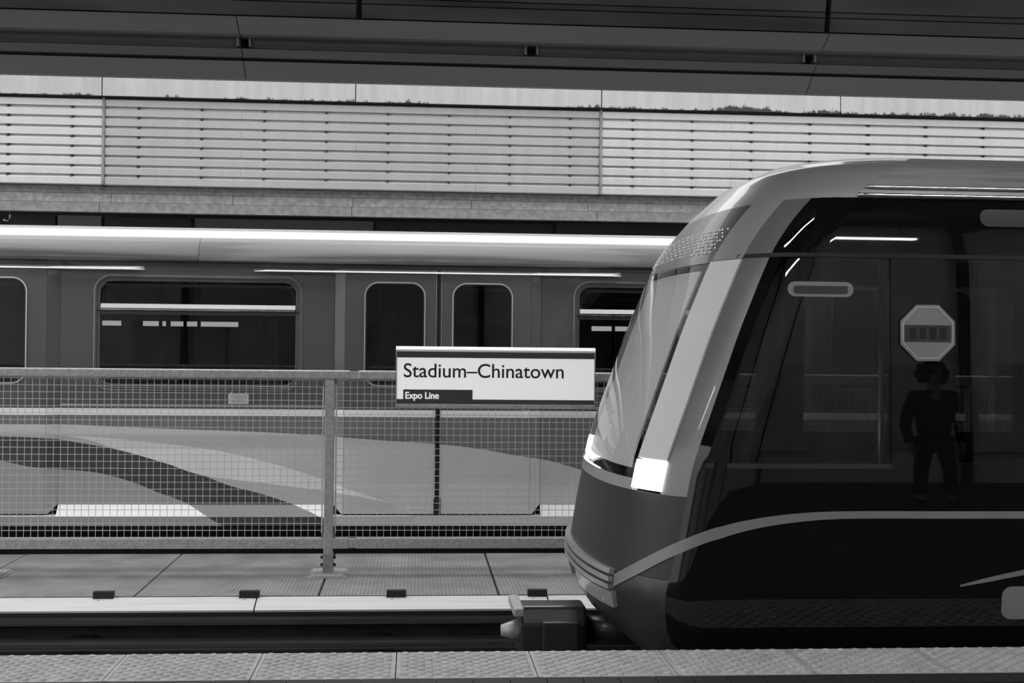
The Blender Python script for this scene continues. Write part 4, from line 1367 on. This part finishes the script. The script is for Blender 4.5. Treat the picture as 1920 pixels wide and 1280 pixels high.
per = thing('person', (PXX, PYY, 0), 'person in dark jacket and trousers with curly hair standing, mirrored in the black train', 'person')
V = lambda x, y, z: (x, y, z)
body = {'pelvis': (V(0, 0, 0.92), (0.15, 0.11)), 'waist': (V(0, 0, 1.08), (0.135, 0.10)), 'chest': (V(0, 0.01, 1.27), (0.165, 0.115)), 'neck0': (V(0, 0, 1.41), (0.07, 0.06)), 'neck1': (V(0, 0.015, 1.47), (0.05, 0.05)),
        'head0': (V(0, 0.03, 1.54), (0.068, 0.08)), 'head1': (V(0, 0.025, 1.62), (0.075, 0.09)), 'head2': (V(0, 0.02, 1.68), (0.05, 0.06))}
bones = [('pelvis', 'waist'), ('waist', 'chest'), ('chest', 'neck0'), ('neck0', 'neck1'), ('neck1', 'head0'), ('head0', 'head1'), ('head1', 'head2')]
for s, n_ in ((-1, 'l'), (1, 'r')):
    fy = 0.16 if s > 0 else -0.02
    body.update({'hip' + n_: (V(s * 0.10, 0, 0.86), 0.095), 'knee' + n_: (V(s * 0.12, fy * 0.7, 0.49), 0.06), 'ankle' + n_: (V(s * 0.14, fy * 0.4, 0.09), 0.042), 'toe' + n_: (V(s * 0.155, fy * 0.4 + 0.17, 0.035), 0.034),
                 'sh' + n_: (V(s * 0.19, 0, 1.36), 0.062), 'elbow' + n_: (V(s * 0.27, -0.03, 1.09), 0.045), 'wrist' + n_: (V(s * 0.26, 0.06, 0.86), 0.030), 'palm' + n_: (V(s * 0.255, 0.08, 0.79), (0.022, 0.035))})
    bones += [('pelvis', 'hip' + n_), ('hip' + n_, 'knee' + n_), ('knee' + n_, 'ankle' + n_), ('ankle' + n_, 'toe' + n_), ('chest', 'sh' + n_), ('sh' + n_, 'elbow' + n_), ('elbow' + n_, 'wrist' + n_), ('wrist' + n_, 'palm' + n_)]
skinned('body', body, bones, 'skin', per)
for s in (-1, 1):     # fingers and thumb, slightly curled
    for k, (dy, ln) in enumerate(((0.035, 0.075), (0.012, 0.085), (-0.010, 0.078), (-0.030, 0.062))):
        x = s * 0.255
        j = {'a': (V(x, 0.08 + dy, 0.785), 0.0095), 'b': (V(x - s * 0.006, 0.083 + dy, 0.785 - ln * 0.5), 0.009), 'c': (V(x - s * 0.022, 0.085 + dy, 0.785 - ln), 0.0075)}
        skinned('finger', j, [('a', 'b'), ('b', 'c')], 'skin', per, 1)
    j = {'a': (V(s * 0.25, 0.10, 0.82), 0.011), 'b': (V(s * 0.235, 0.135, 0.79), 0.010), 'c': (V(s * 0.225, 0.145, 0.76), 0.008)}
    skinned('thumb', j, [('a', 'b'), ('b', 'c')], 'skin', per, 1)
jk = {'hem': (V(0, 0, 0.86), (0.185, 0.135)), 'waist': (V(0, 0, 1.05), (0.175, 0.13)), 'chest': (V(0, 0.005, 1.27), (0.20, 0.14)), 'collar': (V(0, 0, 1.42), (0.085, 0.075))}
jb = [('hem', 'waist'), ('waist', 'chest'), ('chest', 'collar')]
for s, n_ in ((-1, 'l'), (1, 'r')):
    jk.update({'sh' + n_: (V(s * 0.20, 0, 1.355), 0.083), 'el' + n_: (V(s * 0.28, -0.03, 1.09), 0.065), 'cuff' + n_: (V(s * 0.265, 0.055, 0.865), 0.046)})
    jb += [('chest', 'sh' + n_), ('sh' + n_, 'el' + n_), ('el' + n_, 'cuff' + n_)]
skinned('jacket', jk, jb, 'cloth', per)
ts = {'seat': (V(0, 0, 0.93), (0.165, 0.125))}
tb_ = []
for s, n_ in ((-1, 'l'), (1, 'r')):
    fy = 0.16 if s > 0 else -0.02
    ts.update({'hip' + n_: (V(s * 0.10, 0, 0.86), 0.108), 'knee' + n_: (V(s * 0.12, fy * 0.7, 0.49), 0.078), 'cuff' + n_: (V(s * 0.14, fy * 0.4, 0.10), 0.066)})
    tb_ += [('seat', 'hip' + n_), ('hip' + n_, 'knee' + n_), ('knee' + n_, 'cuff' + n_)]
skinned('trousers', ts, tb_, 'cloth', per)
for s in (-1, 1):
    fy = 0.16 if s > 0 else -0.02
    y = fy * 0.4
    j = {'heel': (V(s * 0.14, y - 0.04, 0.045), (0.045, 0.04)), 'mid': (V(s * 0.147, y + 0.08, 0.045), (0.045, 0.04)), 'toe': (V(s * 0.155, y + 0.20, 0.035), (0.04, 0.03))}
    skinned('shoe', j, [('heel', 'mid'), ('mid', 'toe')], 'cloth', per)
# face and curly hair
bm = bmesh.new()
for (x, y, z, r) in [(max(-0.1, min(0.1, random.gauss(0, 0.06))), -0.01 + random.gauss(0, 0.045), min(1.67, 1.635 + random.gauss(0, 0.025)), random.uniform(0.045, 0.062)) for _ in range(40)] + \
        [(s * random.uniform(0.07, 0.12), random.uniform(-0.06, 0.02), random.uniform(1.53, 1.67), random.uniform(0.035, 0.055)) for s in (-1, 1) for _ in range(16)]:
    if y > 0.04 and z < 1.62: continue
    bmesh.ops.create_icosphere(bm, subdivisions=2, radius=r, matrix=Matrix.Translation((x, y, z)))
me = bpy.data.meshes.new('hair'); bm.to_mesh(me); bm.free(); me.materials.append(M['hair'])
o = link('hair', me, per); o.location = (PXX, PYY, 0)
b = MB().tube([(0, 0.105, 1.60), (0, 0.128, 1.565), (0, 0.11, 1.555)], [0.010, 0.017, 0.012], 8)
o = b.build('nose', 'skin', per, True); o.location = (PXX, PYY, 0)
for s in (-1, 1):
    o = MB().tube([(s * 0.03 - 0.012, 0.108, 1.60), (s * 0.03, 0.112, 1.60), (s * 0.03 + 0.012, 0.108, 1.60)], [0.003, 0.008, 0.003], 8).build('eye', 'black', per, True); o.location = (PXX, PYY, 0)
o = MB().tube([(-0.025, 0.10, 1.525), (0, 0.108, 1.523), (0.025, 0.10, 1.525)], [0.003, 0.007, 0.003], 8).build('mouth', 'seat', per, True); o.location = (PXX, PYY, 0)
